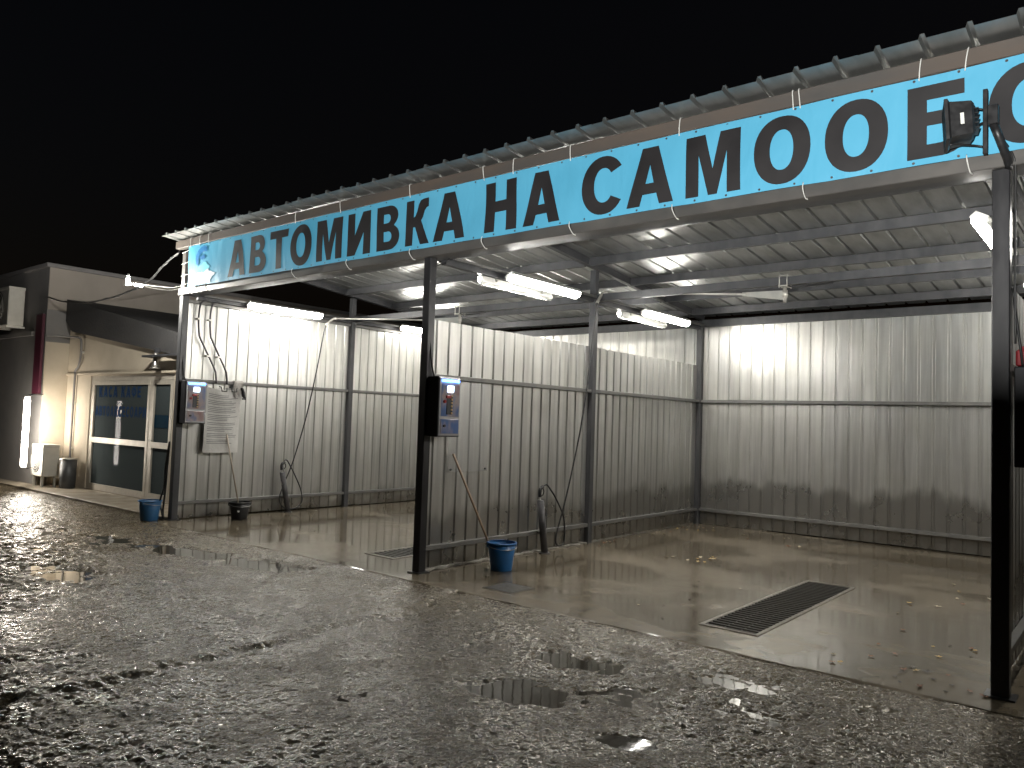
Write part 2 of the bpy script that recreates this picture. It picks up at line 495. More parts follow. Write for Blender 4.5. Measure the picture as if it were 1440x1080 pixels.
SLAB_Y = -.27
xs = np.concatenate([[-120, -70, -40, -25, -18], np.arange(-14, -1, .045), np.arange(-1, 5, .02), np.arange(5, 11.2, .0115), np.arange(11.2, 12, .03), np.arange(12, 16, .06), [17, 19, 22, 27, 35, 50, 80, 120]])
ys = np.concatenate([[-120, -70, -40, -25, -16, -11, -9], np.arange(-8, -4.6, .06), np.arange(-4.6, -.24, .0115), np.arange(-.22, 1.1, .045), [1.3, 2, 4, 8, 14, 25, 45, 80, 120]])
GX, GY = np.meshgrid(xs, ys, indexing='ij')
def ground_height(X, Y):
    z = -.026 + .009 * vnoise(X, Y, 1.15, 1) + .006 * vnoise(X, Y, .42, 2)
    rough = np.clip(.62 + .55 * vnoise(X, Y, 1.3, 9) + .25 * vnoise(X, Y, .5, 19), .12, 1.0)
    silt = np.clip((Y + 1.15) / .9, 0, 1) * np.clip((X - 6.2) / 1.6, 0, 1)      # washed out mud before the right bay
    rough = rough * (1 - .75 * silt)
    r1 = 1 - 2.2 * np.abs(vnoise(X, Y, .105, 3)); r2 = 1 - 2.2 * np.abs(vnoise(X, Y, .052, 4))
    z += rough * (.0088 * r1 + .0050 * r2 + .0020 * vnoise(X, Y, .030, 5))
    edge = np.clip((Y + .70) / .42, 0, 1); edge = edge * edge * (3 - 2 * edge)
    z = z * (1 - .9 * edge) - .004 * edge
    # joint in the asphalt running out from the middle post, lower on its right
    xj = 6.12 + .06 * vnoise(X * 0, Y, .6, 6) + .03 * vnoise(X * 0, Y, .15, 7) - .25 * np.exp(-((Y + .45) / .35) ** 2)
    d = X - xj
    band = (Y > -5.5) & (Y < -.25)
    z += np.where(band, .014 * np.exp(-(d / .07) ** 2) - .016 * np.exp(-((d - .10) / .06) ** 2), 0)
    # named puddles
    for cx, cy, rx, ry, dp, an in ((2.7, -.98, 1.6, .27, .040, .2), (1.4, -1.2, 1.0, .22, .030, .1), (2.95, -2.5, .7, .24, .026, .1), (8.1, -1.92, .40, .22, .030, .5), (8.05, -1.15, .36, .17, .030, .3), (9.05, -.72, .55, .16, .018, .5),
                           (7.2, -2.6, .45, .2, .013, .2), (9.3, -1.35, .3, .14, .014, .6), (8.93, -2.12, .16, .07, .016, .3), (.2, -1.6, 1.0, .3, .016, .1), (-1.6, -1.3, 1.4, .35, .016, 0), (1.0, -2.3, .7, .25, .014, .2), (8.6, -1.55, .3, .12, .013, .4), (4.6, -.75, .6, .14, .014, .25)):
        ca, sa = math.cos(an), math.sin(an)
        U = ((X - cx) * ca + (Y - cy) * sa) / rx; V = (-(X - cx) * sa + (Y - cy) * ca) / ry
        rr = U * U + V * V + .9 * vnoise(X, Y, .26, 8) + .7 * vnoise(X, Y, .10, 18)
        z -= dp * .8 * np.clip(1.2 - rr, 0, 1)
    # meets the slab edge, dives under the floor
    z = np.where((Y > SLAB_Y + .03) & (X > -.12), -.6, z)
    # rises to the pavement before the office
    z = np.where(X <= -.12, z + .02 * np.clip((Y + 1) / 1.2, 0, 1), z)
    far = np.clip((np.abs(X - 1) - 15) / 6, 0, 1) + np.clip((np.abs(Y) - 9) / 6, 0, 1)
    return np.where(far > 0, np.where(z < -.3, z, -.03), z)
GZ = ground_height(GX, GY)
nx, ny = len(xs), len(ys)
co = np.stack([GX, GY, GZ], -1).reshape(-1, 3).astype(np.float32)
idx = np.arange(nx * ny).reshape(nx, ny)
quads = np.stack([idx[:-1, :-1], idx[1:, :-1], idx[1:, 1:], idx[:-1, 1:]], -1).reshape(-1, 4).astype(np.int32)
me = bpy.data.meshes.new('ground')
me.vertices.add(len(co)); me.vertices.foreach_set('co', co.ravel())
me.loops.add(quads.size); me.loops.foreach_set('vertex_index', quads.ravel())
me.polygons.add(len(quads)); me.polygons.foreach_set('loop_start', np.arange(0, quads.size, 4, dtype=np.int32)); me.polygons.foreach_set('loop_total', np.full(len(quads), 4, np.int32))
me.polygons.foreach_set('use_smooth', np.ones(len(quads), bool))
me.update(); me.validate()
struct('ground', me, 'wet_asphalt')

b = MB(); b.poly([(-13, -7.5, -.040), (15.5, -7.5, -.040), (15.5, SLAB_Y + .02, -.040), (-13, SLAB_Y + .02, -.040)])
struct('puddle_water', b, 'puddle_water')

# pavement before the office
b = MB(); b.box((-6.9, -.05, -.25), (-.13, .78, .045), .01); struct('pavement', b, 'pavement')
b = MB(); b.box((-14, -.35, -.25), (-6.95, .33, .03), .01); struct('pavement', b, 'pavement')

# ------------------------------------------------------------------ bay floor with two drain pits
GR = [(3.93, .39, 4.37, 2.95), (8.22, .31, 8.66, 2.87)]
fx = sorted({-.12, 16.2} | {v for g in GR for v in (g[0], g[2])}); fy = sorted({SLAB_Y, D + .25} | {v for g in GR for v in (g[1], g[3])})
bm = bmesh.new(); V = {}
def fv(i, j, z):
    k = (i, j, z)
    if k not in V: V[k] = bm.verts.new((fx[i], fy[j], z))
    return V[k]
def pit(i, j):
    cx, cy = (fx[i] + fx[i+1]) / 2, (fy[j] + fy[j+1]) / 2
    return any(g[0] < cx < g[2] and g[1] < cy < g[3] for g in GR)
for i in range(len(fx) - 1):
    for j in range(len(fy) - 1):
        z = -.28 if pit(i, j) else 0.0
        bm.faces.new((fv(i, j, z), fv(i+1, j, z), fv(i+1, j+1, z), fv(i, j+1, z)))
        for di, dj, e in ((1, 0, ((i+1, j), (i+1, j+1))), (-1, 0, ((i, j+1), (i, j))), (0, 1, ((i+1, j+1), (i, j+1))), (0, -1, ((i, j), (i+1, j)))):
            ii, jj = i + di, j + dj
            inside = 0 <= ii < len(fx) - 1 and 0 <= jj < len(fy) - 1
            if z < 0 and (inside and not pit(ii, jj)): bm.faces.new((fv(*e[0], z), fv(*e[1], z), fv(*e[1], 0.0), fv(*e[0], 0.0)))
            if not inside: bm.faces.new((fv(*e[0], -.3), fv(*e[1], -.3), fv(*e[1], 0.0), fv(*e[0], 0.0)))
# worn front lip of the slab
lx_ = np.arange(-.12, 16.2, .05); row = []
ln = vnoise(lx_, lx_ * 0, .35, 31) * .016 + vnoise(lx_, lx_ * 0, .09, 32) * .009
for k, x in enumerate(lx_):
    row.append((bm.verts.new((x, SLAB_Y + .004, .0006)), bm.verts.new((x, SLAB_Y - .022 - ln[k], -.004 + .004 * math.sin(x * 5))), bm.verts.new((x, SLAB_Y - .035 - ln[k] * 1.3, -.05))))
for r0, r1 in zip(row, row[1:]):
    for j in range(2): bm.faces.new((r0[j], r1[j], r1[j+1], r0[j+1]))
bmesh.ops.recalc_face_normals(bm, faces=bm.faces)
me = bpy.data.meshes.new('concrete_floor'); bm.to_mesh(me); bm.free()
struct('concrete_floor', me, 'wet_concrete')

# drain grates
def grate(g, label):
    x0, y0, x1, y1 = g
    t = thing('drain_grate', (x0, y0, 0), label, 'grate', 'drain grates in the bay floors')
    b = MB(); f = .028
    b.box((x0 - f, y0 - f, -.03), (x0 + .004, y1 + f, .006)); b.box((x1 - .004, y0 - f, -.03), (x1 + f, y1 + f, .006))
    b.box((x0 + .004, y0 - f, -.03), (x1 - .004, y0 + .004, .006)); b.box((x0 + .004, y1 - .004, -.03), (x1 - .004, y1 + f, .006))
    part('frame', b, 'grate_frame', t)
    n = 34; p = (y1 - y0) / n; first = None
    for k in range(n):
        if first is None:
            b = MB(); b.box((x0 + .004, y0 + p * .30, -.035), (x1 - .004, y0 + p * .58, .003)); first = part('bar', b, 'grate_steel', t)
        else:
            c = first.copy(); COL.objects.link(c); c.parent = t; c.location = (0, p * k, 0)
    b = MB()
    for xx in (x0 + .15, x1 - .15): b.box((xx - .006, y0 + .004, -.034), (xx + .006, y1 - .004, -.006))
    part('cross_bar', b, 'grate_steel', t)
    b = MB(); e = .006
    b.box((x0 + e, y0 + e, -.275), (x1 - e, y1 - e, -.265))
    b.box((x0 + e, y0 + e, -.265), (x0 + e + .004, y1 - e, -.04)); b.box((x1 - e - .004, y0 + e, -.265), (x1 - e, y1 - e, -.04))
    b.box((x0 + e + .004, y0 + e, -.265), (x1 - e - .004, y0 + e + .004, -.04)); b.box((x0 + e + .004, y1 - e - .004, -.265), (x1 - e - .004, y1 - e, -.04))
    part('dark_gap_liner', b, 'pit', t)  # blackened liner so the gaps between the bars read as deep shade
grate(GR[0], 'long steel drain grate in the floor of the bay with the paper notice')
grate(GR[1], 'long steel drain grate in the open floor right of the brush bucket bay wall')
b = MB(); b.box((6.1, .02, -.01), (6.42, .33, .006), .002)
t = thing('drain_cover', (6.26, .17, 0), 'small square dark metal cover set in wet concrete near blue bucket', 'cover')
part('plate', b, 'cover_plate', t)
b = MB(); b.box((6.075, -.005, -.01), (6.1, .355, .004)); b.box((6.42, -.005, -.01), (6.445, .355, .004)); b.box((6.1, -.005, -.01), (6.42, .02, .004)); b.box((6.1, .33, -.01), (6.42, .355, .004))
part('rim', b, 'grate_steel', t)

# ------------------------------------------------------------------ car-wash frame
Z0, SL = 4.15, .09
roof_z = lambda y: Z0 - SL * y
XE = 15.75
shed = thing('car_wash_canopy', (0, 0, 0), 'long steel framed car wash canopy with ribbed metal roof over open bays', 'canopy')
for i, x in enumerate(WX):
    b = MB(); b.box((x - .1, 0, -.02), (x, .1, 3.32), .006)
    po = part('post', b, 'post_black' if i >= 1 else 'steel_dark', shed)
    b = MB(); b.box((x - .135, -.03, .0), (x + .035, .135, .012)); part('base_plate', b, 'post_black', po)
    b = MB(); b.box((x - .094, .01, 3.43), (x - .006, .1, 3.98)); part('upper_post', b, 'steel_front', shed)
    for y, nm in ((3.16, 'post'), (D - .02, 'post')):
        b = MB(); b.box((x - .09, y, -.02), (x, y + .09, roof_z(y) - .13), .005); part(nm, b, 'steel_dark', shed)
b = MB(); b.box((-.12, -.02, 3.324), (XE, .115, 3.425), .006); part('front_beam', b, 'steel_front', shed)
b = MB(); b.box((-.1, .118, 3.332), (XE, .245, 3.41), .004); part('inner_beam', b, 'steel_dark', shed)
b = MB(); b.box((-.16, -.075, 4.012), (XE + .1, .03, 4.125), .005); part('eave_beam', b, 'steel_rust', shed)
for x in WX:
    b = MB(); b.beam((x - .05, .05, roof_z(.05) - .05), (x - .05, D + .1, roof_z(D + .1) - .05), .08, .10); part('rafter', b, 'steel_dark', shed)
    b = MB(); b.box((x - .085, .25, 3.285), (x - .015, 3.155, 3.375)); part('tie_beam', b, 'steel_dark', shed)
    b = MB(); b.box((x - .085, 3.255, 3.285), (x - .015, D - .025, 3.375)); part('tie_beam', b, 'steel_dark', shed)
for y in (1.05, 2.02, 3.0, 4.1, 5.15, 6.1):
    for i in range(3):
        z = roof_z(y); x0 = WX[i] - .008; x1 = WX[i+1] - .092
        b = MB(); b.box((x0, y, z - .115), (x1, y + .06, z - .006)); part('purlin', b, 'steel_dark', shed)
for i in range(3):
    b = MB(); b.box((WX[i] + .002, 3.17, 3.30), (WX[i+1] - .092, 3.24, 3.395)); part('cross_beam', b, 'steel_dark', shed)
    b = MB(); b.box((WX[i] + .002, D - .01, 3.33), (WX[i+1] - .092, D + .07, 3.45)); part('back_beam', b, 'steel_dark', shed)

def ribbed(width, pitch, rib, depth, phase=0.0):
    """profile (s, h) of a trapezoidal sheet"""
    pts = [(0, 0)]; s = pitch * .5 + phase
    while s < width - rib * .5 - .002:
        a = rib * .22
        pts += [(s - rib / 2, 0), (s - rib / 2 + a, depth), (s + rib / 2 - a, depth), (s + rib / 2, 0)]
        s += pitch
    pts.append((width, 0)); return pts

def sheet_mesh(name, prof, f, rows):
    """prof swept over rows; f(s, h, row) -> point; two skins so that it has thickness"""
    bm = bmesh.new(); G = []
    for r in rows: G.append([bm.verts.new(f(s, h, r)) for s, h in prof])
    for a, b in zip(G, G[1:]):
        for k in range(len(prof) - 1): bm.faces.new((a[k], a[k+1], b[k+1], b[k]))
    bmesh.ops.recalc_face_normals(bm, faces=bm.faces)
    bmesh.ops.solidify(bm, geom=bm.faces, thickness=.0012)
    me = bpy.data.meshes.new(name); bm.to_mesh(me); bm.free(); return me

RP, RN = .27, 4
wsh = RP * RN
k = 0; x = -.20
while x < XE:
    prof = ribbed(wsh + .012, RP, .046, .034)
    dz = .0016 * (k % 2); dy = rnd.uniform(-.012, .012)
    me = sheet_mesh('roof_sheet', prof, lambda s, h, y: (x + s, y + (dy if y < 0 else 0), roof_z(y) + h + dz), (-.27, 1.1, 2.2, 3.3, 4.4, 5.5, 6.75))
    part('roof_sheet', me, 'galv_roof', shed)
    x += wsh; k += 1

# ------------------------------------------------------------------ walls
def side_wall(x, top, label, mat):
    t = thing('partition_wall', (x - .07, .1, 0), label, 'wall', 'ribbed metal walls between the bays')
    y = .102; k = 0; wd = .19 * 6
    while y < D - .1:
        w = min(wd, D - .015 - y)
        prof = ribbed(w + .008, .19, .05, -.018)
        z0 = .02 + rnd.uniform(-.008, .01); zt = top + rnd.uniform(-.006, .006); dx = .0014 * (k % 2)
        me = sheet_mesh('sheet', prof, lambda s, h, r: (x - .072 + h - dx, y + s, r), (z0, top * .5, zt))
        me.transform(Matrix.Translation(-Vector((x - .07, .1, 0))))
        part('sheet', me, mat, t, True)
        y += wd; k += 1
    for a, b_ in ((.101, 3.158), (3.252, D - .022)):
        for z in (2.09, .268):
            b = MB(); b.box((x - .0695, a, z - .048), (x - .012, b_, z), .003); part('rail', b, 'rail_grey', t)
        if top > 3:
            b = MB(); b.box((x - .0695, a, top - .035), (x - .02, b_, top + .01)); part('rail', b, 'rail_grey', t)
    return t
wall0 = side_wall(WX[0], 3.26, 'tall ribbed metal side wall with paper notice and two conduits', 'galv_far')
wall1 = side_wall(WX[1], 2.68, 'ribbed metal partition with open gap above, blue bucket at its foot', 'galv_side')
wall2 = side_wall(WX[2], 2.68, 'ribbed metal partition behind the post that carries the black floodlight', 'galv_side')
for i in range(3):
    lab = ('ribbed metal back wall of the bay with the paper notice', 'ribbed metal back wall with dark water marks above the bare concrete floor', 'ribbed metal back wall of the bay beyond the floodlight post')[i]
    x0, x1 = WX[i] + .004, WX[i+1] - .096
    t = thing('back_wall', (x0, D + .07, 0), lab, 'wall', 'ribbed metal back walls of the bays')
    x = x0; k = 0; wd = .19 * 6
    while x < x1 - .05:
        w = min(wd, x1 - x)
        prof = ribbed(w + (.008 if x + w < x1 - .02 else 0), .19, .05, .018)
        z0 = .012 + rnd.uniform(-.006, .012); dy = .0014 * (k % 2)
        me = sheet_mesh('sheet', prof, lambda s, h, r: (x + s, D + .0735 + h + dy, r), (z0, 1.7, 3.45))
        me.transform(Matrix.Translation(-Vector((x0, D + .07, 0))))
        part('sheet', me, 'galv_back', t, True)
        x += wd; k += 1
    for z in (2.09, .268):
        b = MB(); b.box((x0, D + .012, z - .05), (x1, D + .0695, z), .003); part('rail', b, 'rail_grey', t)

# mortar bead at the foot of the middle wall
b = MB(); pts = []
for k in range(46):
    y = .12 + k * .068
    pts.append((W - .045 + .018 * math.sin(k * 1.7) + rnd.uniform(-.012, .012), y, .004 + rnd.uniform(-.004, .01)))
b.tube(pts, .017, 6)
solo('mortar_bead', b, 'concrete_bead', 'rough pale mortar bead along the foot of partition beside blue bucket', 'mortar', base=(W - .045, .12, 0))

# ------------------------------------------------------------------ tube lamps
def lamp_proto(mat, L=1.40):
    t = thing('batten_lamp', (0, 0, 0), 'x', 'lamp')
    # axis along local y, light leaves along local -z
    b = MB(); sect = [(-.064, -.012), (-.066, .0), (-.050, .045), (.050, .045), (.066, .0), (.064, -.012), (.0, -.004)]
    b.prism([(p[0], p[1]) for p in sect], 1, -L / 2 + .01, L / 2 - .01)
    part('housing', b, 'white_plastic', t, True)
    b = MB(); n = 8; prof = []
    arc = [(-.062 * math.cos(a), -.058 * math.sin(a)) for a in [math.pi * k / n for k in range(n + 1)]]
    ysec = [(-L/2, .30), (-L/2 + .02, .72), (-L/2 + .06, 1.0), (L/2 - .06, 1.0), (L/2 - .02, .72), (L/2, .30)]
    rings = [[b.bm.verts.new((px * s, y, pz * s - .001)) for px, pz in arc] for y, s in ysec]
    for a_, c_ in zip(rings, rings[1:]):
        for k in range(n): b.bm.faces.new((a_[k], a_[k+1], c_[k+1], c_[k])).smooth = True
        b.bm.faces.new((a_[n], a_[0], c_[0], c_[n]))
    b.bm.faces.new(rings[0]); b.bm.faces.new(rings[-1][::-1])
    part('diffuser', b, mat, t, True)
    b = MB()
    for y in (-.45, .45): b.box((-.02, y - .015, .046), (.02, y + .015, .07))
    part('clip', b, 'zinc', t, True)
    return t
lamp = lamp_proto('tube_glow')
LG = 'battens along the bay walls'
spots = [
    (.165, 1.68, 3.30, 38, 'glowing batten lamp above the paper notice, near the banner emblem'),
    (.165, 4.90, 3.32, 38, 'glowing batten lamp on the notice wall, deep in the bay beside the rear post'),
    (W + .19, 1.78, 3.275, 28, 'glowing batten lamp over the blue bucket, ahead of the hose boom'),
    (W + .19, 4.88, 3.275, 28, 'glowing batten lamp between the hose boom and the back wall'),
    (W - .22, 1.72, 3.275, -72, 'slim lit batten lamp facing the notice wall, beside the rafter ahead of the boom'),
    (W - .22, 4.85, 3.275, -72, 'slim lit batten lamp facing the notice bay, near its back wall'),
    (2*W - .32, 1.72, 3.27, -30, 'glowing batten lamp half hidden behind the floodlight post'),
    (2*W - .30, 4.88, 3.27, -30, 'glowing batten lamp by the back wall, hidden behind the floodlight post'),
    (2*W + .2, 1.75, 3.275, 30, 'lit batten lamp on the far side of the floodlight post wall'),
]
for i, (x, y, z, tilt, lab) in enumerate(spots):
    o = lamp if i == 0 else dup(lamp)
    o.location = (x, y, z); o.rotation_euler = (0, R(-tilt), 0)
    o['label'] = lab; o['group'] = LG
    b = MB(); s = 1 if tilt > 0 else -1
    wx = min(WX, key=lambda q: abs(q - x))
for wx in WX[:3]:
    for a, c in ((.3, 3.1), (3.3, D - .05)):
        for s in (1, -1):
            b = MB(); xx = wx + (.055 if s > 0 else -.155)
            if wx == 0 and s < 0: continue
            b.box((xx - .018, a, 3.335), (xx + .018, c, 3.36)); part('lamp_rail', b, 'rail_grey', wall0 if wx == 0 else wall1 if wx == W else wall2)

t = thing('tube_lamp', (-5.64, -.07, .42), 'upright glowing tube lamp on a bracket beside the red sign and air conditioner', 'lamp')
b = MB(); lx, ly = -5.64, -.07
b.lathe([(.03, 0), (.046, .015), (.05, .05), (.05, 1.28), (.046, 1.315), (.03, 1.33)], (lx, ly, .44), 14, True, True); part('diffuser', b, 'tube_glow_left', t)
b = MB(); b.lathe([(.052, 0), (.052, .03), (.02, .035)], (lx, ly, 1.772), 12, True, True); part('end_cap', b, 'white_plastic', t)
b = MB(); b.lathe([(.02, 0), (.052, .006), (.052, .038)], (lx, ly, .40), 12, True, True); part('end_cap', b, 'white_plastic', t)
b = MB(); b.tube([(lx, ly, 1.80), (-5.82, .10, 1.83), (-5.99, .32, 1.84)], .012, 6); b.tube([(lx, ly, .405), (-5.82, .10, .39), (-5.99, .32, .40)], .012, 6); part('bracket', b, 'cabinet_dark', t)

# ------------------------------------------------------------------ banner with lettering
def arc(cx, cy, rx, ry, a0, a1, n=14, pw=1.0):
    out = []
    for k in range(n + 1):
        a = R(a0 + (a1 - a0) * k / n); c, s = math.cos(a), math.sin(a)
        out.append((cx + rx * math.copysign(abs(c) ** pw, c), cy + ry * math.copysign(abs(s) ** pw, s)))
    return out
def bowl(x0, y0, x1, y1, xr):
    """closed D shape from x0 to xr"""
    cy, ry = (y0 + y1) / 2, (y1 - y0) / 2
    return [(x0, y0)] + arc(x1, cy, xr - x1, ry, -90, 90, 12) + [(x0, y1)]
GL = {
 'А': (1.0, [[(0,0),(.33,1),(.67,1),(1,0),(.71,0),(.65,.19),(.35,.19),(.29,0)], [(.41,.375),(.59,.375),(.5,.70)]]),
 'В': (.88, [[(0,0)] + arc(.50,.285,.38,.285,-90,62,12) + arc(.48,.755,.345,.245,-52,90,12) + [(0,1)], bowl(.28,.19,.46,.415,.585), bowl(.28,.605,.43,.81,.55)]),
 'Т': (.88, [[(.295,0),(.295,.795),(0,.795),(0,1),(.88,1),(.88,.795),(.585,.795),(.585,0)]]),
 'О': (.96, [arc(.48,.5,.48,.525,0,360,40,.92)[:-1], arc(.48,.5,.20,.31,0,360,40,.92)[:-1]]),
 'М': (1.0, [[(0,0),(0,1),(.36,1),(.5,.42),(.64,1),(1,1),(1,0),(.76,0),(.76,.68),(.58,0),(.42,0),(.24,.68),(.24,0)]]),
 'И': (.88, [[(0,0),(0,1),(.27,1),(.27,.47),(.58,1),(.88,1),(.88,0),(.61,0),(.61,.53),(.30,0)]]),
 'К': (.90, [[(0,0),(0,1),(.28,1),(.28,.62),(.34,.64),(.40,.74),(.46,.90),(.54,.98),(.66,1),(.83,1),(.83,.81),(.75,.80),(.68,.73),(.63,.60),(.57,.53),(.90,0),(.58,0),(.36,.40),(.28,.40),(.28,0)]]),
 'Н': (.88, [[(0,0),(0,1),(.28,1),(.28,.615),(.60,.615),(.60,1),(.88,1),(.88,0),(.60,0),(.60,.395),(.28,.395),(.28,0)]]),
 'С': (.92, [arc(.49,.5,.49,.525,34,326,30,.94) + list(reversed(arc(.50,.5,.215,.31,40,320,30,.93)))]),
 'Б': (.88, [[(0,0)] + arc(.50,.315,.38,.315,-90,90,14) + [(.28,.63),(.28,.80),(.80,.80),(.80,1),(0,1)], bowl(.28,.185,.47,.445,.60)]),
 'Л': (.90, [[(0,0),(0,.2),(.08,.21),(.12,.32),(.15,1),(.90,1),(.90,0),(.62,0),(.62,.80),(.41,.80),(.385,.30),(.29,.05),(.15,-.01)]]),
 'У': (.92, [[(.08,0),(.08,.19),(.22,.195),(.29,.27),(0,1),(.30,1),(.45,.58),(.62,1),(.92,1),(.54,.16),(.43,.03),(.26,-.01)]]),
 'Ж': (1.3, [[(.51,0),(.51,.42),(.46,.42),(.31,0),(0,0),(.30,.545),(.05,1),(.36,1),(.47,.63),(.51,.62),(.51,1),(.79,1),(.79,.62),(.83,.63),(.94,1),(1.25,1),(1.0,.545),(1.3,0),(.99,0),(.84,.42),(.79,.42),(.79,0)]]),
 'Е': (.80, [[(0,0),(0,1),(.78,1),(.78,.80),(.28,.80),(.28,.61),(.72,.61),(.72,.41),(.28,.41),(.28,.20),(.80,.20),(.80,0)]]),
 'Р': (.84, [[(0,0),(0,1)] + list(reversed(arc(.47,.67,.37,.33,-90,90,12))) + [(.28,.34),(.28,0)], bowl(.28,.535,.44,.81,.565)]),
 'Ф': (1.1, [[(.44,0),(.44,.14)] + arc(.44,.52,.44,.38,-90,-270,14) + [(.44,1),(.66,1)] + arc(.66,.52,.44,.38,90,-90,14) + [(.66,0)], arc(.40,.52,.15,.2,90,270,8) + [(.44,.32),(.44,.72)], arc(.70,.52,.15,.2,-90,90,8) + [(.66,.72),(.66,.32)]]),
}
def glyph_mesh(ch, w, h, ext):
    gw, cont = GL[ch]
    cu = bpy.data.curves.new('letter', 'CURVE'); cu.dimensions = '2D'; cu.fill_mode = 'BOTH'; cu.extrude = ext
    for c in cont:
        sp = cu.splines.new('POLY'); sp.points.add(len(c) - 1); sp.use_cyclic_u = True
        for p, q in zip(sp.points, c): p.co = (q[0] / gw * w, q[1] * h, 0, 1)
    o = bpy.data.objects.new('letter', cu); COL.objects.link(o)
    dg = bpy.context.evaluated_depsgraph_get()
    me = bpy.data.meshes.new_from_object(o.evaluated_get(dg))
    bpy.data.objects.remove(o); bpy.data.curves.remove(cu)
    me.materials.clear()
    me.transform(Matrix.Rotation(R(90), 4, 'X'))      # stands in the xz plane, reads towards -y
    return me

BY = -.075
bx0, bx1, bz0, bz1 = .24, 15.6, 3.40, 4.005
def wave(x, z):
    v = (z - bz0) / (bz1 - bz0)
    e = math.sin(math.pi * min(max(v, 0), 1)) ** .7
    return e * (.010 * math.sin(x * 1.25 + .6) + .006 * math.sin(x * 3.1 + z * 4) + .004 * math.sin(x * 7.3 - z * 6)) + .004 * math.sin(x * 6.05) * math.cos(math.pi * v)
ban = thing('banner', (bx0, BY, bz0), 'long light blue vinyl banner with black Cyrillic lettering along the canopy front', 'banner')
b = MB(); n = 420; nz = 16
A = []
for k in range(n + 1):
    x = bx0 + (bx1 - bx0) * k / n; row = []
    for j in range(nz + 1):
        v = j / nz; zz = bz0 + (bz1 - bz0) * v
        row.append(b.bm.verts.new((x, BY + wave(x, zz), zz + (.006 * abs(math.sin(x * 3.05)) if j == 0 else -.005 * abs(math.sin(x * 2.7)) if j == nz else 0))))
    A.append(row)
for a_, c_ in zip(A, A[1:]):
    for j in range(nz): b.bm.faces.new((a_[j], c_[j], c_[j+1], a_[j+1])).smooth = True
part('vinyl', b, 'banner_vinyl', ban)
def drape(me, x0, z0):
    """cuts a flat print into strips and lays it on the waving vinyl"""
    bm = bmesh.new(); bm.from_mesh(me)
    xs_ = [v.co.x for v in bm.verts]; zs_ = [v.co.z for v in bm.verts]
    for lo_, hi_, ax_ in ((min(xs_), max(xs_), 0), (min(zs_), max(zs_), 2)):
        c = lo_ + .045
        while c < hi_ - .01:
            no = Vector((1, 0, 0)) if ax_ == 0 else Vector((0, 0, 1))
            bmesh.ops.bisect_plane(bm, geom=bm.verts[:] + bm.edges[:] + bm.faces[:], plane_co=no * c, plane_no=no)
            c += .045
    for v in bm.verts: v.co.y += wave(v.co.x + x0, v.co.z + z0)
    bm.to_mesh(me); bm.free(); return me
LET = [('А',1.32,.44),('В',1.86,.37),('Т',2.33,.39),('О',2.79,.42),('М',3.31,.48),('И',3.89,.40),('В',4.40,.37),('К',4.87,.36),('А',5.29,.44),
       ('Н',6.00,.40),('А',6.48,.44),('С',7.16,.41),('А',7.62,.44),('М',8.17,.46),('О',8.74,.42),('О',9.26,.42),('Б',9.80,.37),('С',10.27,.41),
       ('Л',10.76,.39),('У',11.22,.39),('Ж',11.68,.53),('В',12.29,.37),('А',12.73,.44),('Н',13.25,.40),('Е',13.74,.35)]
for ch, x, w in LET:
    me = drape(glyph_mesh(ch, w, .49, .0008), x, 3.448)
    o = part('letter', me, 'ink_black', ban, True); o.location = (x - bx0, -.0045, 3.448 - bz0)
# emblem: leaping blue figure over pale spray
em = MB()
def flat(pts, y): em.poly([(p[0], y, p[1]) for p in pts])
def flat_part(name, polys, mat, dy):
    b = MB()
    for pts in polys: b.poly([(p[0], BY - dy - .004 + wave(p[0], p[1]), p[1]) for p in pts])
    return part(name, b, mat, ban)
sp = []
for k in range(26):
    a = 2 * math.pi * k / 26; rr = 1 + .16 * math.sin(5 * a + .6) + .08 * math.sin(11 * a)
    sp.append((.72 + .25 * rr * math.cos(a), 3.52 + .10 * rr * math.sin(a)))
flat_part('emblem_spray', [sp], 'logo_white', .004)
sp = []
for k in range(22):
    a = 2 * math.pi * k / 22; rr = 1 + .2 * math.sin(4 * a + 2)
    sp.append((.69 + .14 * rr * math.cos(a), 3.655 + .065 * rr * math.sin(a)))
flat_part('emblem_spray', [sp], 'logo_cyan', .005)
cres = arc(.66, 3.77, .20, .19, 195, 62, 14) + list(reversed(arc(.69, 3.745, .155, .135, 190, 70, 14)))
flat_part('emblem_arc', [cres, [(.55,3.80),(.66,3.84),(.72,3.80),(.64,3.765)], [(.47,3.74),(.50,3.68),(.53,3.73)]], 'logo_blue', .006)
# eyelets
first = None; x = bx0 + .06; spots2 = []
while x < bx1:
    spots2 += [(x, bz1 - .022), (x, bz0 + .022)]; x += .265
for ex, ez in spots2:
    if first is None:
        b = MB(); r_ = .009
        ring = [(ex + r_ * math.cos(k * math.pi / 5), BY - .006, ez + r_ * math.sin(k * math.pi / 5)) for k in range(10)]
        b.poly(ring); fo = [(p[0], BY - .0005, p[2]) for p in ring]
        first = part('eyelet', b, 'eyelet', ban); e0 = (ex, ez)
    else:
        c = first.copy(); COL.objects.link(c); c.parent = ban; c.location = (ex - e0[0], 0, ez - e0[1])
